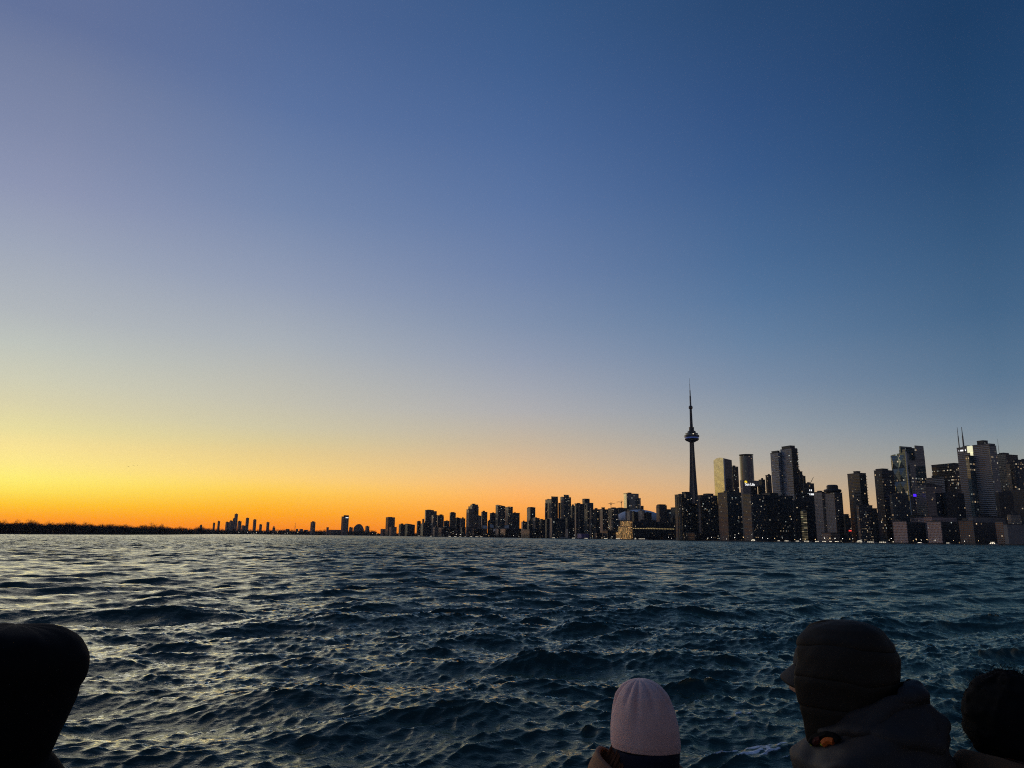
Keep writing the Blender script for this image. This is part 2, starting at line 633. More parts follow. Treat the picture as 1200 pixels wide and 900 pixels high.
M = {
    'far': facade('far_block', (.30, .27, .25), (.03, .03, .035), lit=.006, power=1.5),  # concrete wall colour lightened to carry the grey of distant haze
    'conc': facade('dark_concrete', (.16, .15, .14), (.02, .022, .025), lit=.05, fy=.55),
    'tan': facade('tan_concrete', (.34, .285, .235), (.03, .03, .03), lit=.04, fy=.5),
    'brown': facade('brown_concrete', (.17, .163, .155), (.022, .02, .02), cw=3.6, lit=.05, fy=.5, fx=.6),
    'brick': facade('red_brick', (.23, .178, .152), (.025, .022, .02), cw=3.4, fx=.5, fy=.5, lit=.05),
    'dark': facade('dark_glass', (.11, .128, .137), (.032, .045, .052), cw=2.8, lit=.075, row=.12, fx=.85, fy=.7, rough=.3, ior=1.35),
    'dim': facade('unlit_dark_glass', (.095, .104, .107), (.03, .038, .041), cw=3.2, lit=.03, fx=.85, fy=.75, rough=.35, ior=1.35),
    'blue': facade('blue_glass', (.06, .07, .075), (.03, .045, .06), cw=2.6, lit=.03, fx=.9, fy=.75, rough=.08, ior=1.9),
    'grey': facade('balcony_grey', (.42, .46, .52), (.05, .06, .07), cw=4.2, ch=3.0, lit=.04, fx=.86, fy=.55, rough=.25, ior=1.5),
    'sky': facade('mirror_glass', (.07, .085, .085), (.15, .19, .19), cw=3.0, ch=4.0, lit=.03, row=.25, fx=.93, fy=.86, rough=.06, metal=.45, power=1.6),
    'teal': facade('teal_glass', (.10, .13, .135), (.08, .125, .13), cw=3.0, ch=4.0, lit=.06, row=.4, fx=.92, fy=.8, rough=.07, ior=1.9, power=1.6),
    'stripe': facade('striped_stone', (.36, .355, .36), (.05, .047, .045), cw=900, ch=4.1, fx=1.0, fy=.45, lit=.0, rough=.3),
    'office': facade('bronze_office', (.12, .105, .085), (.028, .026, .024), cw=3.0, ch=4.0, fx=.85, fy=.6, lit=.05, row=.35, rough=.2),
    'cream': facade('cream_lit_office', (.34, .31, .25), (.10, .095, .08), cw=3.2, ch=3.9, fx=.75, fy=.5, lit=.3, row=.3, rough=.2, power=.55),
    'pink': facade('pink_brick', (.62, .47, .42), (.06, .052, .05), cw=3.0, ch=3.0, fx=.62, fy=.5, lit=.04),
    'gold': facade('golden_lit', (.42, .25, .10), (.18, .11, .04), cw=3.0, ch=3.4, fx=.8, fy=.6, lit=2.1, rough=.3, power=2.6, tint=(1, .5, .16, 1)),
    'pale': facade('pale_curtain_wall', (.5, .48, .44), (.62, .60, .55), cw=2.8, ch=3.2, fx=.9, fy=.8, lit=.0, rough=.16, metal=.9),
    'hotel': facade('hotel_concrete', (.39, .35, .315), (.06, .048, .04), cw=4.2, ch=3.0, fx=.6, fy=.5, lit=.05, rough=.4),
    'lowlit': facade('waterfront_lit', (.05, .05, .052), (.02, .02, .02), cw=5, ch=4.2, fx=.7, fy=.5, lit=.2, power=1.2),
    'roof': plain('roof_gravel', (.10, .10, .105), .9),
    'steel': plain('grey_steel', (.13, .135, .14), .45, metal=.6),
    'white': plain('white_paint', (.72, .72, .70), .4, .08),
    'lightgrey': plain('pale_roof', (.62, .62, .62), .5, .12),
    'tower': plain('slipformed_concrete', (.07, .07, .076), .75, .15, .05),
    'podm': plain('pod_cladding', (.05, .053, .062), .4, .15, .2),
    'blueled': plain('blue_led_band', (.05, .06, .12), .4, emit=(.10, .2, .75), power=.16),
    'warmlamp': plain('warm_lamp', (.8, .7, .5), .4, .02, emit=(1, .66, .3), power=4.5),
    'whitelamp': plain('white_lamp', (.8, .8, .8), .4, .02, emit=(1, .93, .8), power=4.5),
    'cabinlight': plain('lit_cabin_window', (.8, .8, .8), .4, .02, emit=(1, .86, .6), power=1.5),
    'crownlight': plain('lit_crown', (.8, .8, .6), .4, .02, emit=(1, .95, .6), power=.75),
    'signwhite': plain('white_sign', (.8, .8, .8), .4, .02, emit=(1, 1, 1), power=1.1),
    'signyellow': plain('yellow_sign', (.8, .6, .05), .4, .02, emit=(1, .72, .05), power=.9),
    'signblue': plain('violet_sign', (.1, .05, .6), .4, .02, emit=(.08, .02, 1), power=1.1),
    'signred': plain('red_sign', (.6, .05, .05), .4, .02, emit=(1, .06, .05), power=1.2),
    'bark': plain('winter_bark', (.06, .048, .04), .9),
    'ground': plain('city_ground', (.07, .068, .064), .95, .3, .02),
    'hull': plain('dark_hull', (.03, .032, .036), .4),
}

GROUND = 1.6


def dirh(a):
    return Vector((math.sin(a), math.cos(a)))


def rot_for(px):
    return R(22) if px > 470 else R(50)


def foot(x0, xs, x1, y, d, rz):
    """plan of a rectangular block seen between columns x0 and x1 whose near corner stands at column xs"""
    a0, a1 = azel(x0, y)[0], azel(x1, y)[0]
    eX, eY = Vector((math.cos(rz), math.sin(rz))), Vector((-math.sin(rz), math.cos(rz)))
    if xs is None:
        am = (a0 + a1) / 2
        sL, sR = math.sin(am + rz), math.sin(math.pi / 2 - rz - am)
        a_s = a0 + (a1 - a0) * sL / (sL + sR)
    else:
        a_s = azel(xs, y)[0]
    C = dirh(a_s) * d

    def hit(e, a):
        r = dirh(a)
        return -(C.x * r.y - C.y * r.x) / (e.x * r.y - e.y * r.x)
    w, l = hit(eX, a1), hit(eY, a0)
    return C, max(1.0, min(w, 220)), max(1.0, min(l, 220))


def block_part(root, base, name, x0, xs, x1, y, d, mat, rz, z0=None, parapet=True, balc=False, shear=None, bevel=0, taper=None):
    """a rectangular mass of a building as part(s) of root"""
    C, w, l = foot(x0, xs, x1, y, d, rz)
    off = Matrix.Rotation(-rz, 2) @ (C - base)
    zt = height_at((x0 + x1) / 2, y, d) - GROUND
    zb = 0.0 if z0 is None else z0
    ox, oy = off.x, off.y
    if bevel:
        k = bevel
        ft = [(k, 0), (w - k, 0), (w, k), (w, l - k), (w - k, l), (k, l), (0, l - k), (0, k)]
    else:
        ft = [(0, 0), (w, 0), (w, l), (0, l)]
    ft = [(ox + p[0], oy + p[1]) for p in ft]
    m = MB()
    f1 = None
    if taper:
        cx, cy = ox + w / 2, oy + l / 2
        f1 = [(cx + (p[0] - cx) * taper, cy + (p[1] - cy) * taper) for p in ft]
    sh = None
    if shear:
        sh = [zt + shear[i % 4] for i in range(len(ft))]
    m.prism(ft, zb, zt, f1, shear=sh)
    o = m.build(name, M[mat], root)
    if parapet and not shear and not taper:
        q = MB()
        e = .35
        q.prism([(ox - e, oy - e), (ox + w + e, oy - e), (ox + w + e, oy + l + e), (ox - e, oy + l + e)], zt - .6, zt + .9, base=True)
        q.build('roof', M['roof'], root)
    if balc:
        q = MB()
        z = zb + 9
        while z < zt - 4:
            q.box(ox - 1.6, ox + w * .42, oy - 1.6, oy + l * .5, z, z + .9)
            q.box(ox + w * .55, ox + w + 1.6, oy - 1.4, oy + l * .6, z, z + .9)
            z += 6.0
        q.build('balconies', M[mat if balc is True else balc], root)
    return o, (ox, oy, w, l, zt)


def tower(name, label, x0, x1, y, d, mat, xs=None, cat='building', steps=(), balc=False, group=None, rz=None, pent=None, shear=None, bevel=0, parapet=True, taper=None):
    rz = rot_for(x0) if rz is None else rz
    C, w, l = foot(x0, xs, x1, y, d, rz)
    root = thing(name, (C.x, C.y, GROUND), label, cat, group, rz)
    o, info = block_part(root, C, 'wall', x0, xs, x1, y, d, mat, rz, balc=balc, shear=shear, bevel=bevel, parapet=parapet, taper=taper)
    ox, oy, w, l, zt = info
    if not pent and zt > 38 and not shear and not any(q[0] == 'plant_room' for q in steps):
        rp = random.Random(label)
        a0 = rp.uniform(.12, .4)
        pent = (a0, a0 + rp.uniform(.25, .5), rp.uniform(2.5, 6))
    if pent:                                   # (left, right, depth fraction, height m): a plant room on the roof
        a, b_, h = pent
        q = MB()
        q.box(ox + w * a, ox + w * b_, oy + l * (1 - b_), oy + l * (1 - a), zt + .2, zt + h)
        q.build('plant_room', M['dim'], root)
    for s in steps:
        nm, sx0, sxs, sx1, sy, dd = s[:6]
        sm = s[6] if len(s) > 6 else mat
        kw = s[7] if len(s) > 7 else {}
        block_part(root, C, nm, sx0, sxs, sx1, sy, d + dd, sm, rz, **kw)
    return root, info


# ------------------------------------------------------------------ land
SHORE = [(-260, 1650), (-60, 1750), (0, 1800), (60, 1850), (150, 2100), (200, 2600), (232, 3400), (252, 4700), (300, 5300), (400, 4900), (440, 4500), (470, 4100),
         (500, 3650), (560, 3250), (600, 2980), (660, 2680), (720, 2330), (760, 2180), (800, 2030), (850, 1890), (900, 1780), (950, 1720),
         (1000, 1680), (1050, 1640), (1100, 1600), (1200, 1540), (1320, 1470), (1500, 1380)]


def shore_d(px):
    for (a, da), (b, db) in zip(SHORE, SHORE[1:]):
        if a <= px <= b:
            return da + (db - da) * (px - a) / (b - a)
    return SHORE[-1][1]


def hor(px):
    return 622 + .0105 * px


def pos(px, d, z=GROUND):
    v = dirh(azel(px, hor(px))[0]) * d
    return (v.x, v.y, z)


def make_land():
    m = MB()
    random.seed(3)
    pts = []
    for (a, da), (b, db) in zip(SHORE, SHORE[1:]):
        n = max(2, int((b - a) / 8))
        for i in range(n):
            t = i / n
            pts.append((a + (b - a) * t, (da + (db - da) * t) * (1 + random.uniform(-.004, .004))))
    pts.append(SHORE[-1])
    for (a, da), (b, db) in zip(pts, pts[1:]):
        p, q = pos(a, da), pos(b, db)
        P, Q = pos(a, 12800), pos(b, 12800)
        m.face([q, p, P, Q])
        m.face([(p[0], p[1], -3), p, q, (q[0], q[1], -3)])
        # coping of the quay, a real step
        p2, q2 = pos(a, da + 1.2, GROUND + .35), pos(b, db + 1.2, GROUND + .35)
        p1, q1 = (p[0], p[1], GROUND + .35), (q[0], q[1], GROUND + .35)
        m.face([p, p1, q1, q])
        m.face([p1, p2, q2, q1])
        m.face([p2, (p2[0], p2[1], GROUND), (q2[0], q2[1], GROUND), q2])
    for f in m.f:
        f.reverse()
    m.uv = [(0, 0)] * len(m.uv)
    o = m.build('land', M['ground'])
    tag(o, 'dark low shore of the lake carrying the town', 'shore', kind='structure')


make_land()

# ------------------------------------------------------------------ the skyline, far left to right
M['violet_shed'] = plain('violet_roof', (.22, .16, .34), .6)
M['officegrid'] = facade('grid_block', (.16, .155, .15), (.03, .03, .033), cw=3.4, ch=3.2, fx=.6, fy=.5, lit=.3, row=.3, power=1.6)
FARG = 'far towers along the western shore'
for args in [
    ('far_tower', 'tiny slim tower rising over the wooded shore, farthest left', 234.2, 237, 615.4, 6200),
    ('far_tower', 'thin dark spire-like tower just left of its slightly taller twin', 249.6, 252.2, 613, 6100),
    ('far_tower', 'thin dark tower between its shorter twin and the stepped grey cluster', 255.2, 258, 610.8, 6150),
    ('far_tower', 'grey block forming the low left shoulder of the stepped cluster', 264.4, 269.2, 612, 6000),
    ('far_tower', 'grey block second from the left in the stepped cluster', 269, 273.4, 610.6, 6080),
    ('far_tower', 'narrow grey block leaning against the tallest of the stepped cluster', 272.9, 275.6, 607.8, 6160),
    ('far_tower', 'tallest tower of the grey stepped cluster', 275, 279, 602.4, 6240),
    ('far_tower', 'grey block right of the tallest tower of the stepped cluster', 278.6, 283.2, 611, 6020),
    ('far_tower', 'low grey block filling the gap right of the stepped cluster', 283, 288.4, 616, 6300),
    ('far_tower', 'slim dark tower standing alone just right of the stepped cluster', 288.2, 292, 607, 6050),
    ('far_tower', 'slim dark tower over the shore, second right of the stepped cluster', 296.8, 300.6, 609, 6100),
    ('far_tower', 'short dark tower between two taller slim ones', 304, 307.2, 614.6, 6150),
    ('far_tower', 'slim dark tower above a red light on the shore', 312.4, 315.9, 612, 6000),
]:
    nm, lb, x0, x1, y, d = args
    tower(nm, lb, x0, x1, y, d, 'far', cat='tower', group=FARG)

r, _ = tower('low_building', 'small far building with a pointed roof right of the red light', 319.4, 322.6, 618.4, 5900, 'far', cat='building', steps=[('roof', 320.2, None, 321.8, 616.8, 12, 'far')])
tower('high_rise', 'lone dark block with a flat cap, between a thin mast and the twin-lit slab', 364, 369.8, 612, 5000, 'far', cat='high rise', steps=[('plant_room', 365.6, None, 368.6, 611, 10, 'dim')])
r, inf = tower('high_rise', 'dark slab topped by a lit white sign, tallest on the far western shore', 400.3, 408.6, 605.4, 4800, 'far', xs=402.6, cat='high rise',
               steps=[('plant_room', 402.8, 403.6, 409, 603.9, 6, 'dim')])
m = MB()
ox, oy, w, l, zt = inf
m.box(ox + w * .42, ox + w * .95, oy - .9, oy - .3, zt - 8.5, zt - 4)
m.build('sign', M['signwhite'], r)
tower('long_building', 'long low shed with an open roof frame left of the white-sign slab', 382.4, 400.2, 621, 4900, 'far', cat='building', steps=[('wall', 382.6, None, 385.4, 618, 5, 'far')])
C0 = pos(391, 4890)
r = thing('arched_hall', pos(413.8, 4850), 'dark arched hall with a rounded roof right of the white-sign slab', 'hall')
m = MB()
rw = 34.0
vx = (Vector(pos(426, 4850)) - Vector(pos(413.8, 4850)))
ux = vx.normalized()
nx = Vector((-ux.y, ux.x, 0))
hh = height_at(420, 614, 4850) - GROUND
pr = [(0, 0), (0, .62), (.12, .8), (.3, .95), (.5, 1), (.7, .97), (.88, .8), (1, .55), (1, 0)]
fr = [ux * (vx.length * a) + Vector((0, 0, hh * b)) for a, b in pr]
bk = [p + nx * 60 for p in fr]
m.face(fr[::-1], [(p.x, p.z) for p in fr[::-1]])
m.face([fr[0], fr[1], bk[1], bk[0]])
m.face([fr[-2], fr[-1], bk[-1], bk[-2]])
m.face(bk, [(p.x, p.z) for p in bk])
m.build('wall', M['far'], r)
m = MB()
for i in range(1, len(fr) - 2):
    m.face([fr[i], fr[i + 1], bk[i + 1], bk[i]])
m.build('roof', M['roof'], r)

LOWS = [
    (327, 334, 621.6, 5600, 'far', 'low dark building near the far left end of the lit shore'),
    (335, 339.4, 620, 5650, 'far', 'low dark block just left of the thin mast'),
    (346.6, 349.6, 620, 5500, 'far', 'small dark block touching the thin mast on its right'),
    (351, 355.2, 620, 5450, 'far', 'small dark block between the thin mast and the lone capped block'),
    (356, 360.8, 621, 5400, 'far', 'smallest dark block left of the lone capped block'),
    (385.6, 396, 621.8, 5000, 'far', 'low dark range in front of the open roof frame'),
    (409.2, 413.6, 618.2, 4950, 'far', 'low dark block squeezed between the white-sign slab and the arched hall'),
    (428.2, 433, 617, 4700, 'far', 'low dark block right of the arched hall'),
    (446, 452, 620, 4350, 'far', 'low dark block left of the lone wide slab near the shore trees'),
]
for x0, x1, y, d, mt, lb in LOWS:
    tower('low_building', lb, x0, x1, y, d, mt, cat='building')

# ---- x 450..640: the middle of the shore
T = tower
T('apartment_block', 'wide dark slab with a paler left side, standing alone left of the town', 452.2, 463, 606.3, 4300, 'conc', xs=455.2, cat='apartments', rz=R(32), pent=(.2, .7, 3))
T('low_building', 'pinkish flat building at the foot of the lone wide slab', 456, 465, 617.6, 4150, 'tan', cat='building', rz=R(32))
T('low_building', 'dark flat block left of the sloping-roofed hall', 467.4, 475, 614.6, 4050, 'dim', cat='building', rz=R(30))
T('hall_building', 'broad dark hall whose roof slopes gently to the right', 474.6, 486.4, 613.6, 3980, 'dim', cat='hall', rz=R(26), shear=(0, -6, -6, 0))
T('apartment_block', 'narrow dark block left of the broad double tower', 488.5, 493.2, 611, 3850, 'dim', cat='apartments')
T('apartment_block', 'thin dark stub tower touching the broad double tower on its left', 494.8, 497.2, 608.5, 3950, 'dim', cat='apartments')
T('apartment_block', 'low dark block in front of the broad double tower', 493, 506.4, 613.6, 3650, 'dim', cat='apartments')
T('apartment_tower', 'broad dark double tower, first tall one from the left of the town', 498, 508.4, 597.8, 3800, 'conc', xs=499.4, cat='tower', steps=[('wing', 506.6, None, 511.9, 599.2, 10)])
T('apartment_tower', 'dark tower with a sunlit left edge in front of the broad double tower', 506, 512.6, 603.6, 3600, 'brown', xs=507.8, cat='tower')
T('apartment_tower', 'dark tower stepping down to the right beside the sunlit-edge one', 512.2, 520, 604, 3660, 'conc', xs=513.2, cat='tower', steps=[('wing', 516.5, None, 520.2, 605.8, -8)])
T('low_building', 'low dark block filling a gap between two dark towers', 520.2, 526.6, 610.6, 3700, 'dim', cat='building')
T('low_building', 'small pinkish building at the water below the stepped dark tower', 508, 513.6, 617.6, 3500, 'tan', cat='building')
T('low_building', 'long low dark block on the quay left of centre', 513.8, 533, 618.2, 3480, 'lowlit', cat='building')
T('apartment_tower', 'dark flat-topped tower with a bare narrow roof box, left of a low dark shoulder', 527, 534.2, 601, 3520, 'conc', xs=528, cat='tower', pent=(.15, .8, 4))
T('apartment_block', 'dark low shoulder block right of the flat-topped tower', 533.8, 539.6, 607, 3560, 'dim', cat='apartments')
T('apartment_block', 'dark block with a thin pale left edge beside the stepped pale tower', 539, 545.4, 607.6, 3480, 'tan', xs=540.2, cat='apartments')
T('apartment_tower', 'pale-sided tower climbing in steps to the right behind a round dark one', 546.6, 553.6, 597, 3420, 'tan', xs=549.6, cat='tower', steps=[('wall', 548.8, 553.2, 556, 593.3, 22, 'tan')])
T('apartment_tower', 'dark tower with a top cap behind the pale stepped tower', 551.2, 560.2, 591.4, 3500, 'conc', xs=554, cat='tower', steps=[('wing', 557.4, None, 561, 593.8, -6)])
T('apartment_tower', 'squat dark reddish tower in front of the pale stepped tower', 549.2, 560, 601.7, 3300, 'brick', xs=549.9, cat='tower', bevel=5)
T('low_building', 'small pinkish house-like block at the foot of the squat reddish tower', 545.8, 549.8, 618, 3290, 'tan', cat='building')
T('low_building', 'dark low building on the quay beside the pinkish block', 540, 545.7, 618, 3320, 'dim', cat='building')
T('apartment_block', 'brownish block wedged between the reddish tower and a dark square one', 560, 564.6, 604.5, 3380, 'brown', xs=563, cat='apartments')
T('apartment_tower', 'dark square tower left of the gap before the slanted-roof tower', 564, 571.2, 600, 3300, 'conc', xs=565, cat='tower')
T('low_building', 'dark low block in the gap before the slanted-roof tower', 571.4, 575.2, 610.6, 3350, 'dim', cat='building')
T('apartment_tower', 'dark tower touching the slanted-roof tower on its left', 574.2, 580.8, 601.4, 3330, 'dim', cat='tower', steps=[('wing', 574, None, 577, 603.6, -10)])
T('slant_tower', 'tall dark tower whose roof slants down to the right, lit along its left side', 580.8, 592.2, 591.4, 3180, 'dark', xs=583.6, cat='tower', shear=(0, -6, -6, 0))
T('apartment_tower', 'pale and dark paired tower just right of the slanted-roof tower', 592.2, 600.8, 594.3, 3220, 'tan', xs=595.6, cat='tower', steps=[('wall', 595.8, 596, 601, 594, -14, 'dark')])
T('apartment_tower', 'dark wide tower with a curved shoulder, right of the paired tower', 600.4, 609.4, 601.2, 3140, 'dim', cat='tower', xs=601.4, bevel=6)
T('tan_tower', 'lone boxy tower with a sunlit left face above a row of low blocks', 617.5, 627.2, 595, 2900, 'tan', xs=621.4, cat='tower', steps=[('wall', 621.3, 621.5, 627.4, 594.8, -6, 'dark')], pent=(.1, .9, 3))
T('apartment_block', 'low block with a lit left edge left of the lone boxy tower', 611, 618, 611.6, 2880, 'tan', xs=612.6, cat='apartments', steps=[('wall', 612.7, 612.9, 618.4, 611.4, -5, 'dim')])
T('apartment_block', 'low dark block at the foot of the lone boxy tower', 617.8, 624.4, 610.4, 2800, 'dark', cat='apartments')
T('apartment_block', 'mid-height block with a tan left face right of the lone boxy tower', 624, 632.2, 607.4, 2780, 'tan', xs=627.2, cat='apartments', steps=[('wall', 627.2, 627.4, 632.4, 607.2, -5, 'dim')])
T('apartment_block', 'dark flat block between the tan-faced block and the twin pale towers', 632, 639.4, 609, 2820, 'dim', cat='apartments')

# ---- x 636..770: the twin pale towers and the dome
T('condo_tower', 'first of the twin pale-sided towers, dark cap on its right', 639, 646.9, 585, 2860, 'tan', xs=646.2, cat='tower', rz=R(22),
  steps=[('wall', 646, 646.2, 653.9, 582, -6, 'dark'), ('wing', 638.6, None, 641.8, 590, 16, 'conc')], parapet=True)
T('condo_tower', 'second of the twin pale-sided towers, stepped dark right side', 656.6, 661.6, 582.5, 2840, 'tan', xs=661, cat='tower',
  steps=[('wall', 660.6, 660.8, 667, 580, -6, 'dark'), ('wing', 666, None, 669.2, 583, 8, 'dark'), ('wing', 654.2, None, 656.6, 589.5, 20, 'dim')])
T('condo_building', 'dark balconied slab with one pale strip below the twin pale towers', 646.4, 662.6, 608, 2660, 'dark', xs=647, cat='apartments',
  steps=[('wall', 643.6, 646.6, 648, 607, -12, 'tan'), ('wing', 639, None, 644, 608.4, 10, 'dim')])
T('condo_building', 'dark slab beside the twin pale towers on their right', 662.4, 670, 607, 2690, 'dim', cat='apartments')
T('low_building', 'small orange-lit block at the foot of the dark slabs', 662.6, 666, 619.4, 2600, 'hotel', xs=665.5, cat='building')
T('apartment_tower', 'dark plain tower between the twin pale towers and the round-capped one', 668.8, 674, 592.8, 2700, 'dim', cat='tower')
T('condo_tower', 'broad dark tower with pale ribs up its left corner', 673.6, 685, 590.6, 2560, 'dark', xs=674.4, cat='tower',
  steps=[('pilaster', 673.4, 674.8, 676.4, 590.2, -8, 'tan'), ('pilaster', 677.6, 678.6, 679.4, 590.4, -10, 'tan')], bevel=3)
T('condo_tower', 'dark tower under a raised flat cap, lit strip down its right side', 684.6, 695.3, 589.4, 2600, 'dark', cat='tower',
  steps=[('plant_room', 682.4, None, 691, 584.6, 12, 'dim', dict(z0=100)), ('pilaster', 690, 692.6, 693.4, 596.6, -10, 'tan')])
T('condo_building', 'plain dark slab between two pale strips', 695.2, 703.2, 597, 2520, 'dim', cat='apartments')
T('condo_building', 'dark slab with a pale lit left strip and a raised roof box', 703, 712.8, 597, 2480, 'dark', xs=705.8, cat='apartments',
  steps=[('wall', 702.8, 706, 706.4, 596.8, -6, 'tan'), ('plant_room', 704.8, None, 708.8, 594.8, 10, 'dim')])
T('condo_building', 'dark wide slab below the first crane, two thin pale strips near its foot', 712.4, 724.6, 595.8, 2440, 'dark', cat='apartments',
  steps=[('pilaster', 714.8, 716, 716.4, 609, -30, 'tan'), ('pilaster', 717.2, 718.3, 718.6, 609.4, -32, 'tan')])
T('condo_building', 'dark wide slab behind the white stadium roof', 720, 735, 595.4, 2700, 'dim', cat='apartments')
T('glass_tower', 'square dark glass tower with a bright pale left side behind the dome', 731, 748.4, 578.4, 2760, 'teal', xs=734.2, cat='tower',
  steps=[('wall', 730.8, 734.1, 734.6, 578.2, -5, 'pale'), ('panel', 737.4, 737.6, 744.2, 585.4, -7, 'sky', dict(parapet=False)), ('wing', 747.6, None, 750.8, 584, 12, 'teal'), ('wing', 750.2, None, 754.2, 593, 16, 'dim')])
T('apartment_block', 'round-cornered tan block with a dark right side in front of the dome', 733.4, 740, 598.6, 2300, 'hotel', xs=738.9, cat='apartments', bevel=5)
T('apartment_block', 'dark block between the two tan blocks in front of the dome', 739.8, 748, 600.2, 2320, 'dim', cat='apartments')
T('apartment_block', 'tan block with a cream rib, right of the dome front', 747.8, 755.4, 598.4, 2290, 'hotel', xs=753, cat='apartments', steps=[('pilaster', 753.2, 754.6, 755.4, 599.6, -5, 'tan')])
T('apartment_block', 'dark square block hiding the right part of the dome', 755.2, 763.6, 601, 2280, 'dim', cat='apartments')
T('condo_tower', 'mid-height tower with a thin tan left edge, right of the dome', 769, 781.4, 592.4, 2330, 'conc', xs=772.6, cat='tower',
  steps=[('wall', 768.9, 772.4, 773, 595, -5, 'tan'), ('wing', 780.4, None, 786.4, 597, 10, 'dark')], pent=(.1, .9, 4))
T('low_building', 'dark low block between the mid-height tower and the needle tower condos', 785.6, 792, 607, 2300, 'dim', cat='building')

# stadium with a white dome
def stadium():
    c = pos(749, 2560)
    r = thing('domed_stadium', c, 'white-roofed domed stadium peeping out behind tan and dark blocks', 'stadium')
    rad = 27.5 / 867 * 2560
    zt = height_at(749, 597.2, 2560) - GROUND
    zb = height_at(723, 610, 2560) - GROUND
    pr = [(rad * math.cos(t), zb + (zt - zb) * math.sin(t)) for t in [i * math.pi / 2 / 10 for i in range(11)]]
    m = MB()
    m.lathe(pr[:-1] + [(0, zt)], 40)
    m.build('dome', M['lightgrey'], r, True)
    m = MB()
    m.lathe([(rad + 3, 0), (rad + 3, zb), (rad - 1, zb + 1)], 40)
    m.build('wall', M['conc'], r)


stadium()


def sloped_tent(x0, x1, y0, y1, d, label):
    """pale pavilion with one slanting roof sheet"""
    a, b = Vector(pos(x0, d)), Vector(pos(x1, d))
    r = thing('pavilion', a, label, 'pavilion', 'pale slanted pavilions at the water')
    u = (b - a)
    n = Vector((-u.y, u.x, 0)).normalized() * 26
    za, zb = height_at(x0, y1, d) - GROUND, height_at(x1, y0, d) - GROUND
    m = MB()
    m.face([Vector((0, 0, za)), u + Vector((0, 0, zb * .72)), u + n + Vector((0, 0, zb)), n + Vector((0, 0, za * 1.35))])
    m.face([Vector((0, 0, za - .8)), n + Vector((0, 0, za * 1.35 - .8)), u + n + Vector((0, 0, zb - .8)), u + Vector((0, 0, zb * .72 - .8))])
    m.build('roof', M['tan_sheet'], r)
    m = MB()
    m.prism([(u.x * .15, u.y * .15), (u.x * .85, u.y * .85), (u.x * .85 + n.x * .8, u.y * .85 + n.y * .8), (u.x * .15 + n.x * .8, u.y * .15 + n.y * .8)], 0, min(za, zb) * .7)
    m.build('wall', M['lowlit'], r)


M['tan_sheet'] = plain('pale_roof_sheet', (.55, .45, .35), .5, .1)
sloped_tent(565.4, 571, 616, 619, 3200, 'pale slanted roof at the water, leftmost of the four')
sloped_tent(574, 578.2, 615, 618, 3210, 'pale slanted roof, second of the four, lifting to the right')
sloped_tent(577.8, 584, 616, 623, 3190, 'largest and steepest pale slanted roof, third of the four')
sloped_tent(591, 596.4, 615, 619.4, 3150, 'pale slanted roof below the paired tower, rightmost of the four')
T('low_building', 'beige block under the steepest slanted roof', 580.4, 584.4, 619.6, 3120, 'tan', xs=584, cat='building')
T('low_building', 'low dark pavilion range on the quay, centre of the shore', 584.6, 611, 619.4, 3060, 'lowlit', cat='building')
T('low_building', 'low dark range on the quay left of the slanted roofs', 551, 566, 619.6, 3250, 'lowlit', cat='building')
T('low_building', 'low dark range on the quay below the tan-faced block', 612, 640, 620, 2760, 'lowlit', cat='building')
T('low_building', 'long violet-roofed shed on the quay', 676.6, 690, 625.2, 2440, 'violet_shed', cat='building')
T('low_building', 'low glazed pavilion on the quay right of the violet-roofed shed', 696, 706, 624.6, 2400, 'lowlit', cat='building')
T('low_building', 'low dark quay building between the glazed pavilion and the golden terraces', 706.4, 722, 621.6, 2380, 'lowlit', cat='building')

# golden terraced building and the long terminal beside it
T('terraced_building', 'golden lit terraced building stepping down to the left at the water', 724.4, 740.4, 616.6, 2180, 'gold', xs=739.4, cat='building',
  steps=[('upper_terrace', 727, 739, 741, 610, 14, 'gold'), ('lower_terrace', 721.8, 728.4, 729.4, 623.2, -12, 'gold')])
r, inf = T('terminal_building', 'long dark waterfront terminal with a row of yellow lit windows', 740.8, 790, 611.4, 2130, 'dim', xs=741.6, cat='building')
ox, oy, w, l, zt = inf
zr = height_at(765, 619.8, 2130) - GROUND
m = MB()
for k in range(26):
    a = ox + w * (k + .12) / 26
    m.box(a, a + w * .028, oy - .4, oy - .05, zr, zr + (3.6 if 7 < k < 14 else 2.2))
M['galleryglow'] = facade('lit_gallery', (.05, .045, .03), (.2, .17, .1), cw=3, ch=2, fx=.9, fy=.9, lit=2, power=2.0, tint=(1, .72, .3, 1))
m.build('window_row', M['galleryglow'], r)
m = MB()
m.box(ox + w * .4, ox + w * .95, oy - 9, oy - .5, 0, zr * .55)
m.build('arcade', M['lowlit'], r)

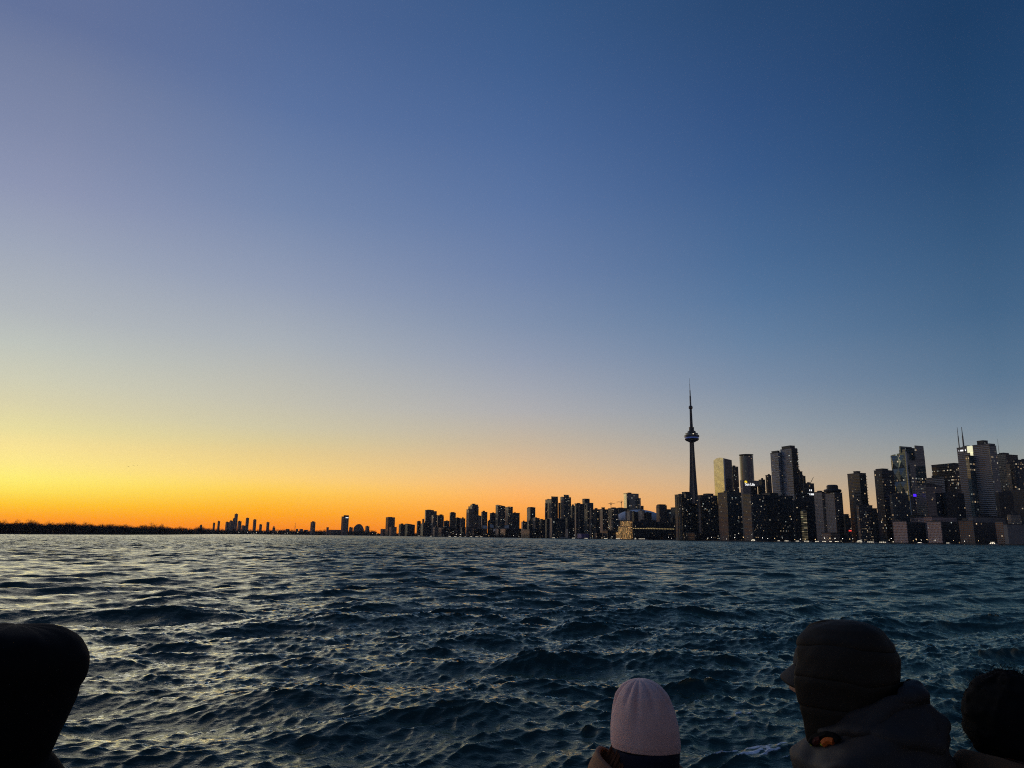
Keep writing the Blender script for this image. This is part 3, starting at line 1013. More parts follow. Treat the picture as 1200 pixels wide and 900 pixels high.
# ---- the needle tower
def needle():
    d = 2600.0
    x0 = 814.2
    z_tip = height_at(810.3, 443.2, d) - GROUND
    k = z_tip / 553.0
    root = thing('communications_tower', pos(815.3, d), 'very tall concrete needle tower with a round pod and long antenna', 'tower')

    def yz(y, x=812.6):
        return height_at(x, y, d) - GROUND
    px = d / 867 * 1.02
    zp0, zp1 = yz(517.6), yz(504.4)
    # three legged shaft
    m = MB()
    n = 7
    for i in range(n):
        t0, t1 = i / n, (i + 1) / n
        def ring(t):
            r = (5.6 * (1 - t) ** 1.35 + 2.55) * px
            wd = (1.35 * (1 - t) + 1.0) * px
            pts = []
            for q in range(3):
                a = R(34 + 120 * q)
                e, f = Vector((math.cos(a), math.sin(a))), Vector((-math.sin(a), math.cos(a)))
                pts += [e * r - f * wd * .55, e * r + f * wd * .55]
                b = a + R(60)
                pts.append(Vector((math.cos(b), math.sin(b))) * wd * 1.25)
            return pts
        m.prism(ring(t0), zp0 * t0, zp0 * t1, ring(t1), cap=False)
    m.build('shaft', M['tower'], root)
    w = 7.9 * px
    h = zp1 - zp0
    m = MB()
    m.lathe([(2.6 * px, zp0 - h * .06), (4.6 * px, zp0 + h * .02), (w * .86, zp0 + h * .10), (w * .98, zp0 + h * .2), (w, zp0 + h * .26)], 32)
    m.build('radome', M['podm'], root, True)
    m = MB()
    m.lathe([(w * .93, zp0 + h * .27), (w * .93, zp0 + h * .38)], 32)
    m.build('light_band', M['blueled'], root)
    m = MB()
    m.lathe([(w * .93, zp0 + h * .38), (w * 1.04, zp0 + h * .40), (w * 1.04, zp0 + h * .56), (w * .9, zp0 + h * .57)], 32)
    m.build('observation_deck', M['podm'], root)
    m = MB()
    m.lathe([(w * .86, zp0 + h * .57), (w * .86, zp0 + h * .72), (w * .9, zp0 + h * .73), (w * .6, zp0 + h * .76)], 32)
    m.build('restaurant_ring', M['blue'], root)
    m = MB()
    m.lathe([(w * .6, zp0 + h * .76), (w * .56, zp0 + h * .93), (w * .38, zp0 + h * .97), (2.7 * px, zp0 + h * 1.04), (2.9 * px, zp0 + h * 1.28), (1.7 * px, zp0 + h * 1.3)], 28)
    m.build('upper_pod', M['podm'], root)
    m = MB()
    m.box(-.5 * px, .3 * px, -w * .95, -w * .9, zp0 + h * .6, zp0 + h * .66)
    m.build('pod_lamp', M['cabinlight'], root)
    zs = yz(477.6, 811.6)
    m = MB()
    m.lathe([(1.72 * px, zp0 + h * 1.28), (1.25 * px, zs)], 6)
    m.build('upper_shaft', M['tower'], root)
    m = MB()
    m.lathe([(1.2 * px, zs - 6), (2.2 * px, zs - 3), (2.3 * px, zs + 2), (1.9 * px, zs + 5), (1.1 * px, zs + 7)], 20)
    m.build('sky_pod', M['podm'], root)
    m = MB()
    za, zb, zc = yz(464, 811), yz(457.5, 810.8), yz(443, 810.3)
    m.lathe([(.98 * px, zs + 6), (.92 * px, za), (.62 * px, za + 1), (.6 * px, zb), (.34 * px, zb + 1), (.28 * px, (zb + zc) / 2), (.16 * px, (zb + zc) / 2 + 1), (.10 * px, zc)], 8)
    m.build('antenna', M['steel'], root)


needle()

# ---- x 790..990: condos at the needle, the pale curved tower, the harbour hotel
T('condo_tower', 'dark tower with tan corner ribs at the foot of the needle tower, left side', 790.6, 810.4, 579.4, 2010, 'dark', xs=799, cat='tower', balc='dim',
  steps=[('pilaster', 791, 793.4, 794.2, 579.8, -8, 'brown'), ('pilaster', 795, 797.4, 798.4, 579, -9, 'brown'), ('plant_room', 799, None, 809, 576.6, 16, 'dim')])
T('condo_tower', 'dark tower with one tan rib at the foot of the needle tower, right side', 816.4, 840.8, 580.4, 1990, 'dark', xs=822, cat='tower', balc='dim',
  steps=[('pilaster', 817.8, 820, 821, 580.6, -8, 'brown'), ('wing', 809.8, None, 817, 590, 30, 'dim'), ('plant_room', 824, None, 836, 578.6, 16, 'dim')])
T('low_building', 'low lit promenade building under the needle tower condos', 794, 842, 624.6, 1970, 'lowlit', cat='building')


def curved_pale():
    d, rz = 2200, R(22)
    x0, xs, x1, y = 836, 847.6, 857.4, 537
    C, w, l = foot(x0, xs, x1, y, d, rz)
    root = thing('curved_tower', (C.x, C.y, GROUND), 'pale gleaming tower with a curved top and dark right side, right of the needle tower', 'tower', rz=rz)
    zt = height_at(848, 537, d) - GROUND
    m = MB()
    n = 14
    prof = [(l * i / n, zt + 6.5 * math.sin(math.pi * (.15 + .8 * i / n)) - 3) for i in range(n + 1)]
    # left face in strips, the top edge a shallow bow
    for (a, za), (b, zb) in zip(prof, prof[1:]):
        m.face([(0, b, 0), (0, a, 0), (0, a, za), (0, b, zb)], [(b, 0), (a, 0), (a, za), (b, zb)])
        m.face([(0, a, za), (w, a, za - 4), (w, b, zb - 4), (0, b, zb)], [(-9, -9)] * 4)
    m.build('left_wall', M['pale'], root)
    m = MB()
    m.face([(0, 0, 0), (w, 0, 0), (w, 0, zt - 4), (0, 0, prof[0][1])], [(0, 0), (w, 0), (w, zt), (0, zt)])
    m.face([(w, 0, 0), (w, l, 0), (w, l, prof[-1][1] - 4), (w, 0, zt - 4)], [(0, 0), (l, 0), (l, zt), (0, zt)])
    m.face([(w, l, 0), (0, l, 0), (0, l, prof[-1][1]), (w, l, prof[-1][1] - 4)], [(0, 0), (w, 0), (w, zt), (0, zt)])
    m.build('wall', M['blue'], root)
    m = MB()
    m.box(-.8, 2.8, -.9, -.1, 0, zt - 1)
    m.build('corner_fin', M['white'], root)


curved_pale()
T('condo_tower', 'slimmer dark tower tucked behind the pale curved tower on its right', 856.8, 865, 546.8, 2260, 'office', xs=858.6, cat='tower')
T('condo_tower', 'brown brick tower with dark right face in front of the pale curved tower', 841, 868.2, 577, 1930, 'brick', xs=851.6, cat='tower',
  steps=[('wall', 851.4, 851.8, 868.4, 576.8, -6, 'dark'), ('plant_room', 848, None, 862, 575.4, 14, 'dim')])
T('condo_block', 'dark low tower filling the gap left of the brown brick tower', 830, 841.8, 590, 2050, 'dim', cat='building')


def cylinder_tower():
    d = 2500
    c = pos(879.6, d)
    root = thing('round_tower', c, 'dark round tower with a flat disc roof above the sign-topped office', 'tower')
    rr = 7.0 / 867 * d * 1.05
    zt = height_at(879.6, 534, d) - GROUND
    m = MB()
    m.lathe([(rr, 0), (rr, zt - 2)], 28)
    m.build('wall', M['blue'], root, True)
    m = MB()
    m.lathe([(rr * .8, zt - 2), (rr * .8, zt + 1), (rr * 1.06, zt + 1), (rr * 1.06, zt + 3.6), (0, zt + 3.7)], 28)
    m.build('roof', M['dim'], root)


cylinder_tower()

M['stone'] = facade('pale_stone', (.36, .31, .27), (.12, .11, .10), cw=3, ch=3.8, fx=.5, fy=.35, lit=.01, rough=.4)


def sign_office():
    d, rz = 2060, R(22)
    x0, xs, x1, y = 867.2, 870.4, 889.2, 562.4
    C, w, l = foot(x0, xs, x1, y, d, rz)
    root = thing('office_tower', (C.x, C.y, GROUND), 'pale grey office with a dark notch and a lit yellow and white sign', 'office', rz=rz)
    zt = height_at(878, y, d) - GROUND
    z1, z0 = height_at(878, 569.4, d) - GROUND, height_at(878, 578.5, d) - GROUND
    m = MB()
    m.box(0, w, 0, l, z1, zt)
    m.build('crown', M['stone'], root)
    m = MB()
    m.box(0, w * .5, .4, l - .4, 0, z1 - .02)
    m.build('wall', M['stone'], root)
    m = MB()
    m.box(w * .5 + .05, w, 1.5, l - 1, 0, z0)
    m.build('lower_wall', M['dim'], root)
    m = MB()
    m.box(w * .5 + .05, w - 1, l * .55, l - .6, z0 + .02, z1 - .02)
    m.build('notch_wall', M['dim'], root)
    zs, hs = z1 + (zt - z1) * .12, (zt - z1) * .74
    m = MB()
    c = (w * .18, zs + hs * .66)
    for k in range(7):                       # a small sunburst leaning right
        a = R(-10 + 30 * k)
        e, f = Vector((math.cos(a), math.sin(a))), Vector((-math.sin(a), math.cos(a)))
        p = [Vector(c) + e * hs * .12 - f * hs * .1, Vector(c) + e * hs * .52, Vector(c) + e * hs * .12 + f * hs * .1]
        m.face([(q.x, -.35, q.y) for q in p])
        m.face([(q.x, -.1, q.y) for q in reversed(p)])
        for i in range(3):
            q, s = p[i], p[(i + 1) % 3]
            m.face([(q.x, -.35, q.y), (q.x, -.1, q.y), (s.x, -.1, s.y), (s.x, -.35, s.y)])
    m.build('emblem', M['signyellow'], root)
    cu = bpy.data.curves.new('sign_text', 'FONT')
    cu.body = 'Sun Life'
    cu.size = hs * .72
    cu.extrude = .12
    cu.offset = .05
    tmp = bpy.data.objects.new('tmp', cu)
    COL.objects.link(tmp)
    dg = bpy.context.evaluated_depsgraph_get()
    me = bpy.data.meshes.new_from_object(tmp.evaluated_get(dg))
    bpy.data.objects.remove(tmp)
    me.materials.clear()
    me.materials.append(M['signwhite'])
    o = bpy.data.objects.new('lettering', me)
    COL.objects.link(o)
    o.parent = root
    wt = max(v.co.x for v in me.vertices)
    o.scale = (w * .60 / wt,) * 2 + (1,)
    o.rotation_euler = (math.pi / 2, 0, 0)
    o.location = (w * .12, -.3, zs - .2)


sign_office()
T('office_tower', 'dark block with a pale roof edge right of the sign-topped office', 889, 896.6, 562.2, 2110, 'dim', cat='office', steps=[('wall', 888, None, 896.4, 569, -20, 'dim')])
T('office_tower', 'narrow tower with a brown lit foot left of the two tall balcony towers', 897, 903.8, 557, 2180, 'office', xs=899, cat='office')
T('condo_tower', 'shorter of the two grey balconied skyscrapers left of centre right', 902.6, 914.6, 530.4, 2010, 'grey', xs=911.8, cat='skyscraper', balc=True,
  steps=[('plant_room', 904, 911.2, 913.6, 528.4, 6, 'dim')])
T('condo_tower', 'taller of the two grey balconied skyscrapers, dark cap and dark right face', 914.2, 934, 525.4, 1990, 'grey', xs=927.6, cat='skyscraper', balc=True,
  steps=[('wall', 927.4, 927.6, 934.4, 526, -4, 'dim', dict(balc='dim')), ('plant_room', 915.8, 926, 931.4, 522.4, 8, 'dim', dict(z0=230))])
T('condo_tower', 'dark shoulder tower right of the taller balconied skyscraper', 933.4, 940.2, 552.6, 2060, 'dim', cat='tower')
T('condo_tower', 'dark stub tower stepping down right of the balconied skyscrapers', 939.6, 943.8, 558, 2100, 'dim', cat='tower')
r, inf = T('office_tower', 'dark office with a small lit white sign near its top', 943.2, 953.8, 566.4, 1990, 'dim', xs=944.2, cat='office')
ox, oy, w, l, zt = inf
m = MB()
zz = height_at(948, 580, 1990) - GROUND
for k in range(6):
    m.box(ox + w * (.08 + .145 * k), ox + w * (.08 + .145 * k + (.08 if k in (1, 4) else .115)), oy - .6, oy - .1, zz, zz + 4.2)
m.build('sign', M['signwhite'], r)
m = MB()
m.box(ox + w * .38, ox + w * .66, oy - .6, oy - .1, zz + 10, zz + 14)
m.build('emblem', M['signwhite'], r)
T('condo_building', 'long dark slab dotted with lit windows in front of the balconied skyscrapers', 870.2, 929, 579.6, 1830, 'dark', xs=880.6, cat='apartments',
  steps=[('wall', 870, 879.4, 881, 578.4, -4, 'brown'), ('plant_room', 893, None, 912, 577.8, 22, 'dim')])


def arch_block():
    d, rz = 1840, R(22)
    C, w, l = foot(928.6, 930, 953, 582, d, rz)
    root = thing('arched_block', (C.x, C.y, GROUND), 'black block with a stepped top and a golden lit curved shaft in its middle', 'building', rz=rz)
    zt = height_at(940, 587, d) - GROUND
    z2 = height_at(940, 580.4, d) - GROUND
    m = MB()
    m.box(0, w * .30, 0, l, 0, zt)
    m.build('wall', M['dim'], root)
    m = MB()
    m.box(w * .62, w, 0, l, 0, zt)
    m.build('wall', M['dim'], root)
    m = MB()
    m.box(w * .3 + .02, w * .62 - .02, l * .5, l, 0, zt - 1)
    m.build('wall', M['dim'], root)
    m = MB()
    m.prism([(w * .02, .5), (w * .98, .5), (w * .98, l - 1), (w * .02, l - 1)], zt + .02, z2 + 6, [(w * .2, 3), (w * .8, 3), (w * .8, l - 3), (w * .2, l - 3)])
    m.build('roof', M['dim'], root)
    m = MB()
    zl = height_at(937, 597, d) - GROUND
    r = w * .13
    m.lathe([(r, 2), (r, zl - 3), (r * .8, zl)], 14, w * .44, l * .42)
    m.build('stair_shaft', M['shaftglow'], root, False)


M['shaftglow'] = facade('lit_stair_shaft', (.12, .10, .06), (.3, .25, .15), cw=30, ch=4.0, fx=1, fy=.6, lit=2, power=.9, tint=(1, .8, .45, 1))
arch_block()


def hotel():
    d, rz = 1770, R(22)
    root, _ = T('hotel_tower', 'left half of the twin tan harbour hotel, flat roofed', 953.6, 966.6, 576.6, d + 20, 'hotel', xs=963, cat='hotel', steps=[('plant_room', 957.5, None, 963.5, 575.4, 10, 'dim')])
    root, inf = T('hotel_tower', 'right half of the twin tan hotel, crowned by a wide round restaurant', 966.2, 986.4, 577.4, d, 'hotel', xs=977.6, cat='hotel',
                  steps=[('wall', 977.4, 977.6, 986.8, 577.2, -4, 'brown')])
    ox, oy, w, l, zt = inf
    k = d / 867
    cx, cy = w * .45, l * .5
    m = MB()
    m.lathe([(7.2 * k, zt + 1), (8.8 * k, zt + 3), (9.0 * k, zt + 6.5), (8.0 * k, zt + 8), (6 * k, zt + 8.5), (6 * k, zt + 9.5)], 26, ox + cx, oy + cy)
    m.build('round_restaurant', M['dim'], root)
    m = MB()
    m.lathe([(5.8 * k, zt + 9.5), (5.8 * k, zt + 16), (4.4 * k, zt + 18), (0, zt + 18)], 22, ox + cx, oy + cy)
    m.build('crown', M['dim'], root)
    T('hotel_podium', 'pale low podium at the foot of the twin tan hotel', 963, 984, 624.6, 1735, 'tan', cat='building')


hotel()

# ---- x 985..1200: the right hand cluster
T('condo_tower', 'dark brown tower with serrated balcony edges, standing clear right of the hotel', 992.8, 1014.6, 554.6, 1800, 'brown', xs=1007, cat='tower', balc='brown',
  steps=[('plant_room', 1000, None, 1008, 552.4, 14, 'dim'), ('wall', 1007, 1007.2, 1014.8, 556.4, -4, 'dim')])
r, inf = T('low_building', 'low round-topped dark block with a red sign between hotel and serrated tower', 986.6, 996.4, 604.6, 1760, 'dim', cat='building', bevel=8, steps=[('roof', 988.6, None, 994.4, 602.8, 12, 'dim')])
ox, oy, w, l, zt = inf
m = MB()
zz = height_at(993, 622.6, 1760) - GROUND
m.box(ox + w * .35, ox + w * .95, oy - .6, oy - .1, zz, zz + 2.6)
m.build('sign', M['signred'], r)
T('condo_block', 'mid-height grey block with even rows of lit windows before the serrated tower', 1003.2, 1022.2, 592, 1700, 'officegrid', xs=1006, cat='apartments',
  steps=[('wing', 1021, None, 1027.6, 596, 12, 'dim')], pent=(.25, .8, 4))
T('condo_tower', 'dark tower with a ragged roof left of the mirror glass tower', 1024, 1047, 551, 1760, 'dark', xs=1033, cat='tower', balc='dim',
  steps=[('plant_room', 1026, None, 1041, 549.4, 12, 'dim')])


def mirror_tower():
    d, rz = 1950, R(22)
    root, inf = T('glass_tower', 'mirror glass tower with slanted roof and bright corner edge, shorter of two', 1043.2, 1064.6, 530.8, d, 'sky', xs=1061, cat='skyscraper', shear=(2, -2, 0, -3))
    ox, oy, w, l, zt = inf
    m = MB()
    m.box(ox - .6, ox + 2.6, oy - .8, oy - .05, 0, zt + 3)
    m.build('corner_fin', M['lightgrey'], root)
    # the left face is folded into tall shallow diamonds that mirror different parts of the sky
    m = MB()
    rn = random.Random(6)
    nr, nc = 5, 2
    zb, zh = zt * .22, zt * .76
    P = {}
    for i in range(nr + 1):
        for j in range(nc + 1):
            P[i, j] = Vector((ox - .35, oy + 4 + (l - 6) * j / nc, zb + zh * i / nr))
    for i in range(nr):
        for j in range(nc):
            q = [P[i, j + 1], P[i, j], P[i + 1, j], P[i + 1, j + 1]]
            c = sum(q, Vector()) / 4 + Vector((-2.6 - 2.5 * ((i + j) % 2), rn.uniform(-2, 2), rn.uniform(-5, 5)))
            for k in range(4):
                t = (q[k], q[(k + 1) % 4], c)
                m.face(t, [(p.y - oy, p.z) for p in t])
    m.build('folded_facade', M['sky'], root)


mirror_tower()
T('glass_tower', 'teal glass skyscraper with notched crown behind the mirror tower, taller of two', 1053.4, 1082.6, 526, 2060, 'teal', xs=1060.6, cat='skyscraper', parapet=False,
  steps=[('crown', 1053.6, 1055, 1068.4, 522.6, 5, 'sky', dict(parapet=False, z0=200)), ('crown', 1071.4, 1072.4, 1082, 521.8, 4, 'teal', dict(parapet=False, z0=200))])
T('condo_tower', 'dark lower tower in front of the mirror glass tower', 1040.6, 1065.6, 580, 1690, 'dark', xs=1047, cat='tower', bevel=4)
r, inf = T('office_tower', 'cream lit office with rows of bright floors and a violet lamp each side', 1072, 1103.4, 568.4, 1780, 'cream', xs=1085, cat='office',
           steps=[('wall', 1084.8, 1085, 1103.6, 569.4, -4, 'blue'), ('plant_room', 1075, None, 1096, 566.8, 12, 'dim'), ('wing', 1066.8, None, 1072.8, 583, 8, 'brown')])
ox, oy, w, l, zt = inf
zz = height_at(1070, 582, 1780) - GROUND
m = MB()
C1, w1, l1 = foot(1066.8, None, 1072.8, 582, 1780, R(22))
p = Matrix.Rotation(-R(22), 2) @ (C1 - Vector((r.location.x, r.location.y)))
m.box(p.x - 1, p.x + w1, p.y - 2.5, p.y - 1.5, zz, zz + 5.5)
m.box(ox + w * .8, ox + w, oy - 12.5, oy - 11.5, zz - 3, zz + 2)
m.build('violet_lamp', M['signblue'], r)
T('office_tower', 'plain brown-grey block behind the cream lit office', 1085, 1106.4, 559.4, 1980, 'stripe', xs=1106, cat='office', steps=[('wing', 1105.6, None, 1113, 562, 8, 'office')])
T('office_tower', 'wide bronze block with a dark roof band behind the brown-grey one', 1091.6, 1124.8, 545.2, 2100, 'office', xs=1118, cat='office', steps=[('plant_room', 1091.2, 1118, 1125, 543.2, 3, 'dim')])
T('office_tower', 'dark glass block below the wide bronze block', 1104, 1129.4, 577.6, 1800, 'dim', xs=1108, cat='office')
r, inf = T('bank_tower', 'grey ribbed tower with a bright yellow lantern at its top corner', 1121, 1141.6, 523.8, 1920, 'stripe', xs=1136, cat='skyscraper',
           steps=[('wall', 1131.2, 1135, 1143.4, 534, -60, 'teal')])
ox, oy, w, l, zt = inf
m = MB()
m.box(ox - 1.2, ox + 6, oy - 6, oy + 5, zt - 13, zt + 1.5)
m.prism([(ox + .2, oy - 4), (ox + 4, oy - 4), (ox + 4, oy + 3), (ox + .2, oy + 3)], zt - 30, zt - 13.02)
m.build('lantern', M['crownlight'], r)
m = MB()
m.box(ox - .7, ox - .1, oy + l * .3, oy + l * .85, zt - 8, zt - 5)
m.build('light_strip', M['signwhite'], r)


def tall_tower():
    d = 1850
    root, inf = T('bank_tower', 'tallest striped skyscraper at right, two masts on its roof', 1139.4, 1165.8, 520.4, d, 'stripe', xs=1159, cat='skyscraper',
                  steps=[('wall', 1158.8, 1159, 1167.2, 521.8, -3, 'teal'), ('plant_room', 1144.6, None, 1157.4, 516.4, 8, 'dim', dict(z0=200))])
    ox, oy, w, l, zt = inf
    for (x, y0, y1, r) in ((1132.6, 520, 499.6, 1.1), (1138.4, 520, 499.8, 1.5)):
        pass
    for (x, yt, rr) in ((1134.0, 499.6, 1.0), (1139.4, 499.8, 1.5)):
        p = Vector(pos(x + 2.5, d + 25)) - root.location
        q = Matrix.Rotation(-R(22), 3, 'Z') @ p
        z1 = height_at(x, yt, d + 25) - GROUND
        m = MB()
        m.bar((q.x, q.y, zt - 14), (q.x, q.y, zt + (z1 - zt) * .55), rr * 1.25, rr)
        m.bar((q.x, q.y, zt + (z1 - zt) * .55), (q.x, q.y, z1), rr * .7, rr * .4)
        m.build('mast', M['steel'], root)


tall_tower()
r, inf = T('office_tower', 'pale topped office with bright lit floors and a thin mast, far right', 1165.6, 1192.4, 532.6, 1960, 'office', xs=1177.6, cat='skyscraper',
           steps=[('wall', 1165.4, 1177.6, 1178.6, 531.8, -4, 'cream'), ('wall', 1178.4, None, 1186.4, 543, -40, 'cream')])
ox, oy, w, l, zt = inf
m = MB()
m.bar((ox + 2, oy + l * .6, zt), (ox + 2, oy + l * .6, zt + 36), .55, .2)
m.build('mast', M['steel'], r)
T('office_tower', 'dark glass skyscraper cut by the right edge of the picture', 1186, 1216, 538.4, 1900, 'dark', xs=1190, cat='skyscraper', bevel=4)
T('office_tower', 'low dark office with a few lit rows below the pale topped one', 1166, 1190, 577, 1760, 'dim', xs=1170, cat='office', steps=[('wing', 1186, None, 1212, 574, -30, 'dim')])

T('condo_building', 'pink flat-roofed range standing behind the pink waterfront condos', 1052.6, 1121, 605.4, 1690, 'pink', xs=1092, cat='apartments')
T('condo_block', 'left pink brick condo block with a dark right side at the water', 1046, 1062.6, 611, 1648, 'pink', xs=1061.8, cat='apartments',
  steps=[('wing', 1062.2, 1062.6, 1085.6, 612.4, 14, 'dim')])
T('condo_block', 'second pink brick condo block with a dark right side at the water', 1086, 1103, 611, 1620, 'pink', xs=1102, cat='apartments',
  steps=[('wing', 1102.4, 1102.8, 1123, 611.6, 14, 'dim')])
T('condo_block', 'brownish condo block with lit top corner at the water, right of the pink pair', 1123.2, 1141, 610.4, 1595, 'brown', xs=1140, cat='apartments',
  steps=[('wing', 1140.2, 1140.6, 1166, 612.4, 14, 'dim')])
T('condo_block', 'grey-brown low block between the condo blocks and the grey warehouse', 1166, 1175.6, 611.4, 1588, 'tan', xs=1175, cat='building')

M['shed'] = plain('grey_shed_cladding', (.27, .255, .235), .8, .12, .05)
T('warehouse', 'plain grey windowless warehouse at the water, right edge', 1175.4, 1226, 614.4, 1572, 'shed', xs=1180, cat='warehouse')
T('office_block', 'long grey parking block behind the brownish condo block', 1134, 1178, 605.6, 1680, 'shed', xs=1140, cat='building')
T('office_block', 'low block with striped lit floors above the grey warehouse', 1180, 1196, 603, 1670, 'cream', xs=1184, cat='building')


# ---- cranes
def crane(x, y0, ytop, jib_l, jib_r, yj, d, label, luff=None):
    b = pos(x, d, 0)
    zb, zt = height_at(x, y0, d), height_at(x, ytop, d)
    r = thing('tower_crane', (b[0], b[1], zb), label, 'crane', 'construction cranes over the town')
    k = d / 867
    h = zt - zb
    m = MB()
    m.bar((0, 0, 0), (0, 0, h), .9, .9, 4)
    for i in range(int(h / 4)):
        m.bar((-1.2, 0, i * 4), (1.2, 0, i * 4 + 4), .25, .25, 3)
    m.build('mast', M['steel'], r)
    ra = azel(x, ytop)[0]
    rt = Vector((math.cos(ra), -math.sin(ra), 0))
    zj = height_at(x, yj, d) - zb
    m = MB()
    if luff:
        m.bar((0, 0, zj), rt * (luff[0] * k) + Vector((0, 0, height_at(x, luff[1], d) - zb)), .9, .5, 4)
    else:
        m.bar(rt * ((jib_l - x) * k) + Vector((0, 0, zj)), rt * ((jib_r - x) * k) + Vector((0, 0, zj + 1)), .8, .7, 4)
        m.bar(rt * ((jib_l - x) * k * .8) + Vector((0, 0, zj)), Vector((0, 0, h)), .25, .25, 3)
        m.bar(rt * ((jib_r - x) * k * .8) + Vector((0, 0, zj)), Vector((0, 0, h)), .25, .25, 3)
    m.build('jib', M['steel'], r)
    m = MB()
    m.box(-2, 2, -2, 2, zj - 4, zj - .6)
    m.build('cab', M['steel'], r)


crane(716.6, 599, 588.6, 713.6, 721, 590.2, 2600, 'thin tower crane with a level jib left of the dark glass tower')
crane(728.8, 599, 586.6, 723.4, 731, 588.4, 2720, 'thin tower crane with a long jib touching the dark glass tower')
crane(953.8, 580, 566, 0, 0, 567, 1960, 'thin crane raising its jib steeply beside the tan hotel', luff=(4.0, 559))

# thin radio mast and a crane frame on the western shore
r = thing('radio_mast', pos(345.3, 5200), 'thin lone mast standing on the far western shore', 'mast')
m = MB()
z = height_at(345.3, 612.6, 5200) - GROUND
m.bar((0, 0, 0), (0, 0, z), 1.6, .9, 4)
m.build('pole', M['steel'], r)
m = MB()
for s in (-1, 1):
    m.bar((0, 0, z * .8), (s * 14, 6, 0), .3, .3, 3)
m.build('guy_wire', M['steel'], r)

# fillers behind the right-hand cluster so no bare horizon shows between the towers
T('apartment_block', 'dark low block glimpsed between the serrated tower and the ragged-roofed one', 1012, 1036, 601, 2150, 'dim', cat='apartments')
T('apartment_block', 'dark low block glimpsed between hotel and serrated tower, set far back', 980, 997, 607, 2300, 'dim', cat='apartments')
T('apartment_block', 'dark low block glimpsed left of the needle tower, behind the condos', 786, 834, 594, 2420, 'dim', cat='apartments')

# ------------------------------------------------------------------ copies
def dup(o, parent=None):
    c = o.copy()
    COL.objects.link(c)
    c.parent = parent
    for ch in list(o.children):
        dup(ch, c)
    return c


# ------------------------------------------------------------------ trees
def twigs(m, rnd, base, h, wd, n, size, thick):
    """bare winter crown: short twigs spread unevenly through the crown's volume"""
    lobes = [(rnd.uniform(-.32, .32), rnd.uniform(-.32, .32), rnd.uniform(.5, .86), rnd.uniform(.22, .4)) for _ in range(5)]
    for _ in range(n):
        lx, ly, lz, lr = rnd.choice(lobes)
        a, b, r = rnd.uniform(0, 6.283), rnd.uniform(-1, 1), lr * rnd.random() ** .4
        s = math.sqrt(1 - b * b)
        p = Vector(base) + Vector(((lx + r * s * math.cos(a)) * wd, (ly + r * s * math.sin(a)) * wd, (lz + r * b * .62) * h))
        d = Vector((rnd.gauss(0, 1), rnd.gauss(0, 1), abs(rnd.gauss(.9, .6)))).normalized() * size * rnd.uniform(.5, 1.2)
        t = Vector((rnd.gauss(0, 1), rnd.gauss(0, 1), rnd.gauss(0, .5))).normalized() * thick
        m.face([p - t, p + t, p + d + t * .2, p + d - t * .2])


def limbs(m, rnd, base, h, r0):
    b = Vector(base)
    m.bar(b, b + Vector((0, 0, h * .45)), r0, r0 * .6)
    tips = []
    for k in range(6):
        a = k * 1.05 + rnd.uniform(-.3, .3)
        s = b + Vector((0, 0, h * rnd.uniform(.25, .45)))
        e = b + Vector((math.cos(a) * h * .2, math.sin(a) * h * .2, h * rnd.uniform(.5, .74)))
        m.bar(s, e, r0 * .45, r0 * .12, 4)
    m.bar(b + Vector((0, 0, h * .45)), b + Vector((h * .03, 0, h * .8)), r0 * .6, r0 * .1, 4)


def wood(name, label, x0, x1, back, rows, h0, step, n, size, thick, seed):
    rnd = random.Random(seed)
    m = MB()
    x = x0
    while x < x1:
        d0 = shore_d(x)
        for k in range(rows):
            xx = x + rnd.uniform(-.5, .5) * step
            d = d0 + 12 + back * (k + rnd.random()) / rows
            p = pos(xx, d)
            ht = h0 * rnd.uniform(.72, 1.06) * (1 - .12 * math.sin(xx * .21) * math.sin(xx * .083 + 1))
            limbs(m, rnd, p, ht, .32 * thick / .22)
            twigs(m, rnd, p, ht, ht * .62, n, size, thick)
            if k < 2:                          # undergrowth along the bank
                for _ in range(34):
                    q = Vector(p) + Vector((rnd.uniform(-6, 6), rnd.uniform(-6, 6), 0))
                    hh = rnd.uniform(.2, .62) * h0
                    t = Vector((rnd.uniform(-1, 1), rnd.uniform(-1, 1), 0)).normalized() * rnd.uniform(.8, 2) * thick / .22
                    m.face([q - t, q + t, q + t * .3 + Vector((0, 0, hh)), q - t * .3 + Vector((0, 0, hh))])
        x += step
    o = m.build(name, M['bark'])
    tag(o, label, 'woodland', kind='stuff')


wood('woodland', 'dark bare winter woodland along the low island shore at the left', -62, 232, 150, 7, 23.5, 2.4, 100, 2.6, .3, 5)
wood('far_woodland', 'thin dark line of far trees along the western shore', 232, 440, 260, 4, 33, 1.2, 34, 4.2, .7, 9)
wood('far_woodland', 'thin dark line of trees behind the quay in the middle of the shore', 440, 640, 160, 3, 17, 1.3, 30, 3.2, .5, 12)


def make_tree(seed, label):
    rnd = random.Random(seed)
    r = thing('bare_tree', (0, 0, 0), label, 'tree')
    m = MB()
    limbs(m, rnd, (0, 0, 0), 1, .022)
    m.build('trunk', M['bark'], r)
    m = MB()
    twigs(m, rnd, (0, 0, 0), 1, .62, 240, .11, .008)
    m.build('crown', M['bark'], r)
    return r


protos = [make_tree(s, 'bare winter tree standing above the island woodland') for s in (1, 2, 3)]
rnd = random.Random(4)
islands = [(8, 27), (17, 28), (35, 29), (58, 26), (82, 27), (101, 28), (118, 25), (178, 33), (181, 30), (186, 31), (190, 29), (209, 27), (221, 24), (229, 29)]
used = [0, 0, 0]


def place_tree(i, loc, h, label, group, k):
    if used[k] == 0:
        o = protos[k]
    else:
        o = dup(protos[k])
    used[k] += 1
    o.location = loc
    o.scale = (h, h, h)
    o.rotation_euler.z = i * 1.7
    tag(o, label, 'tree', group)


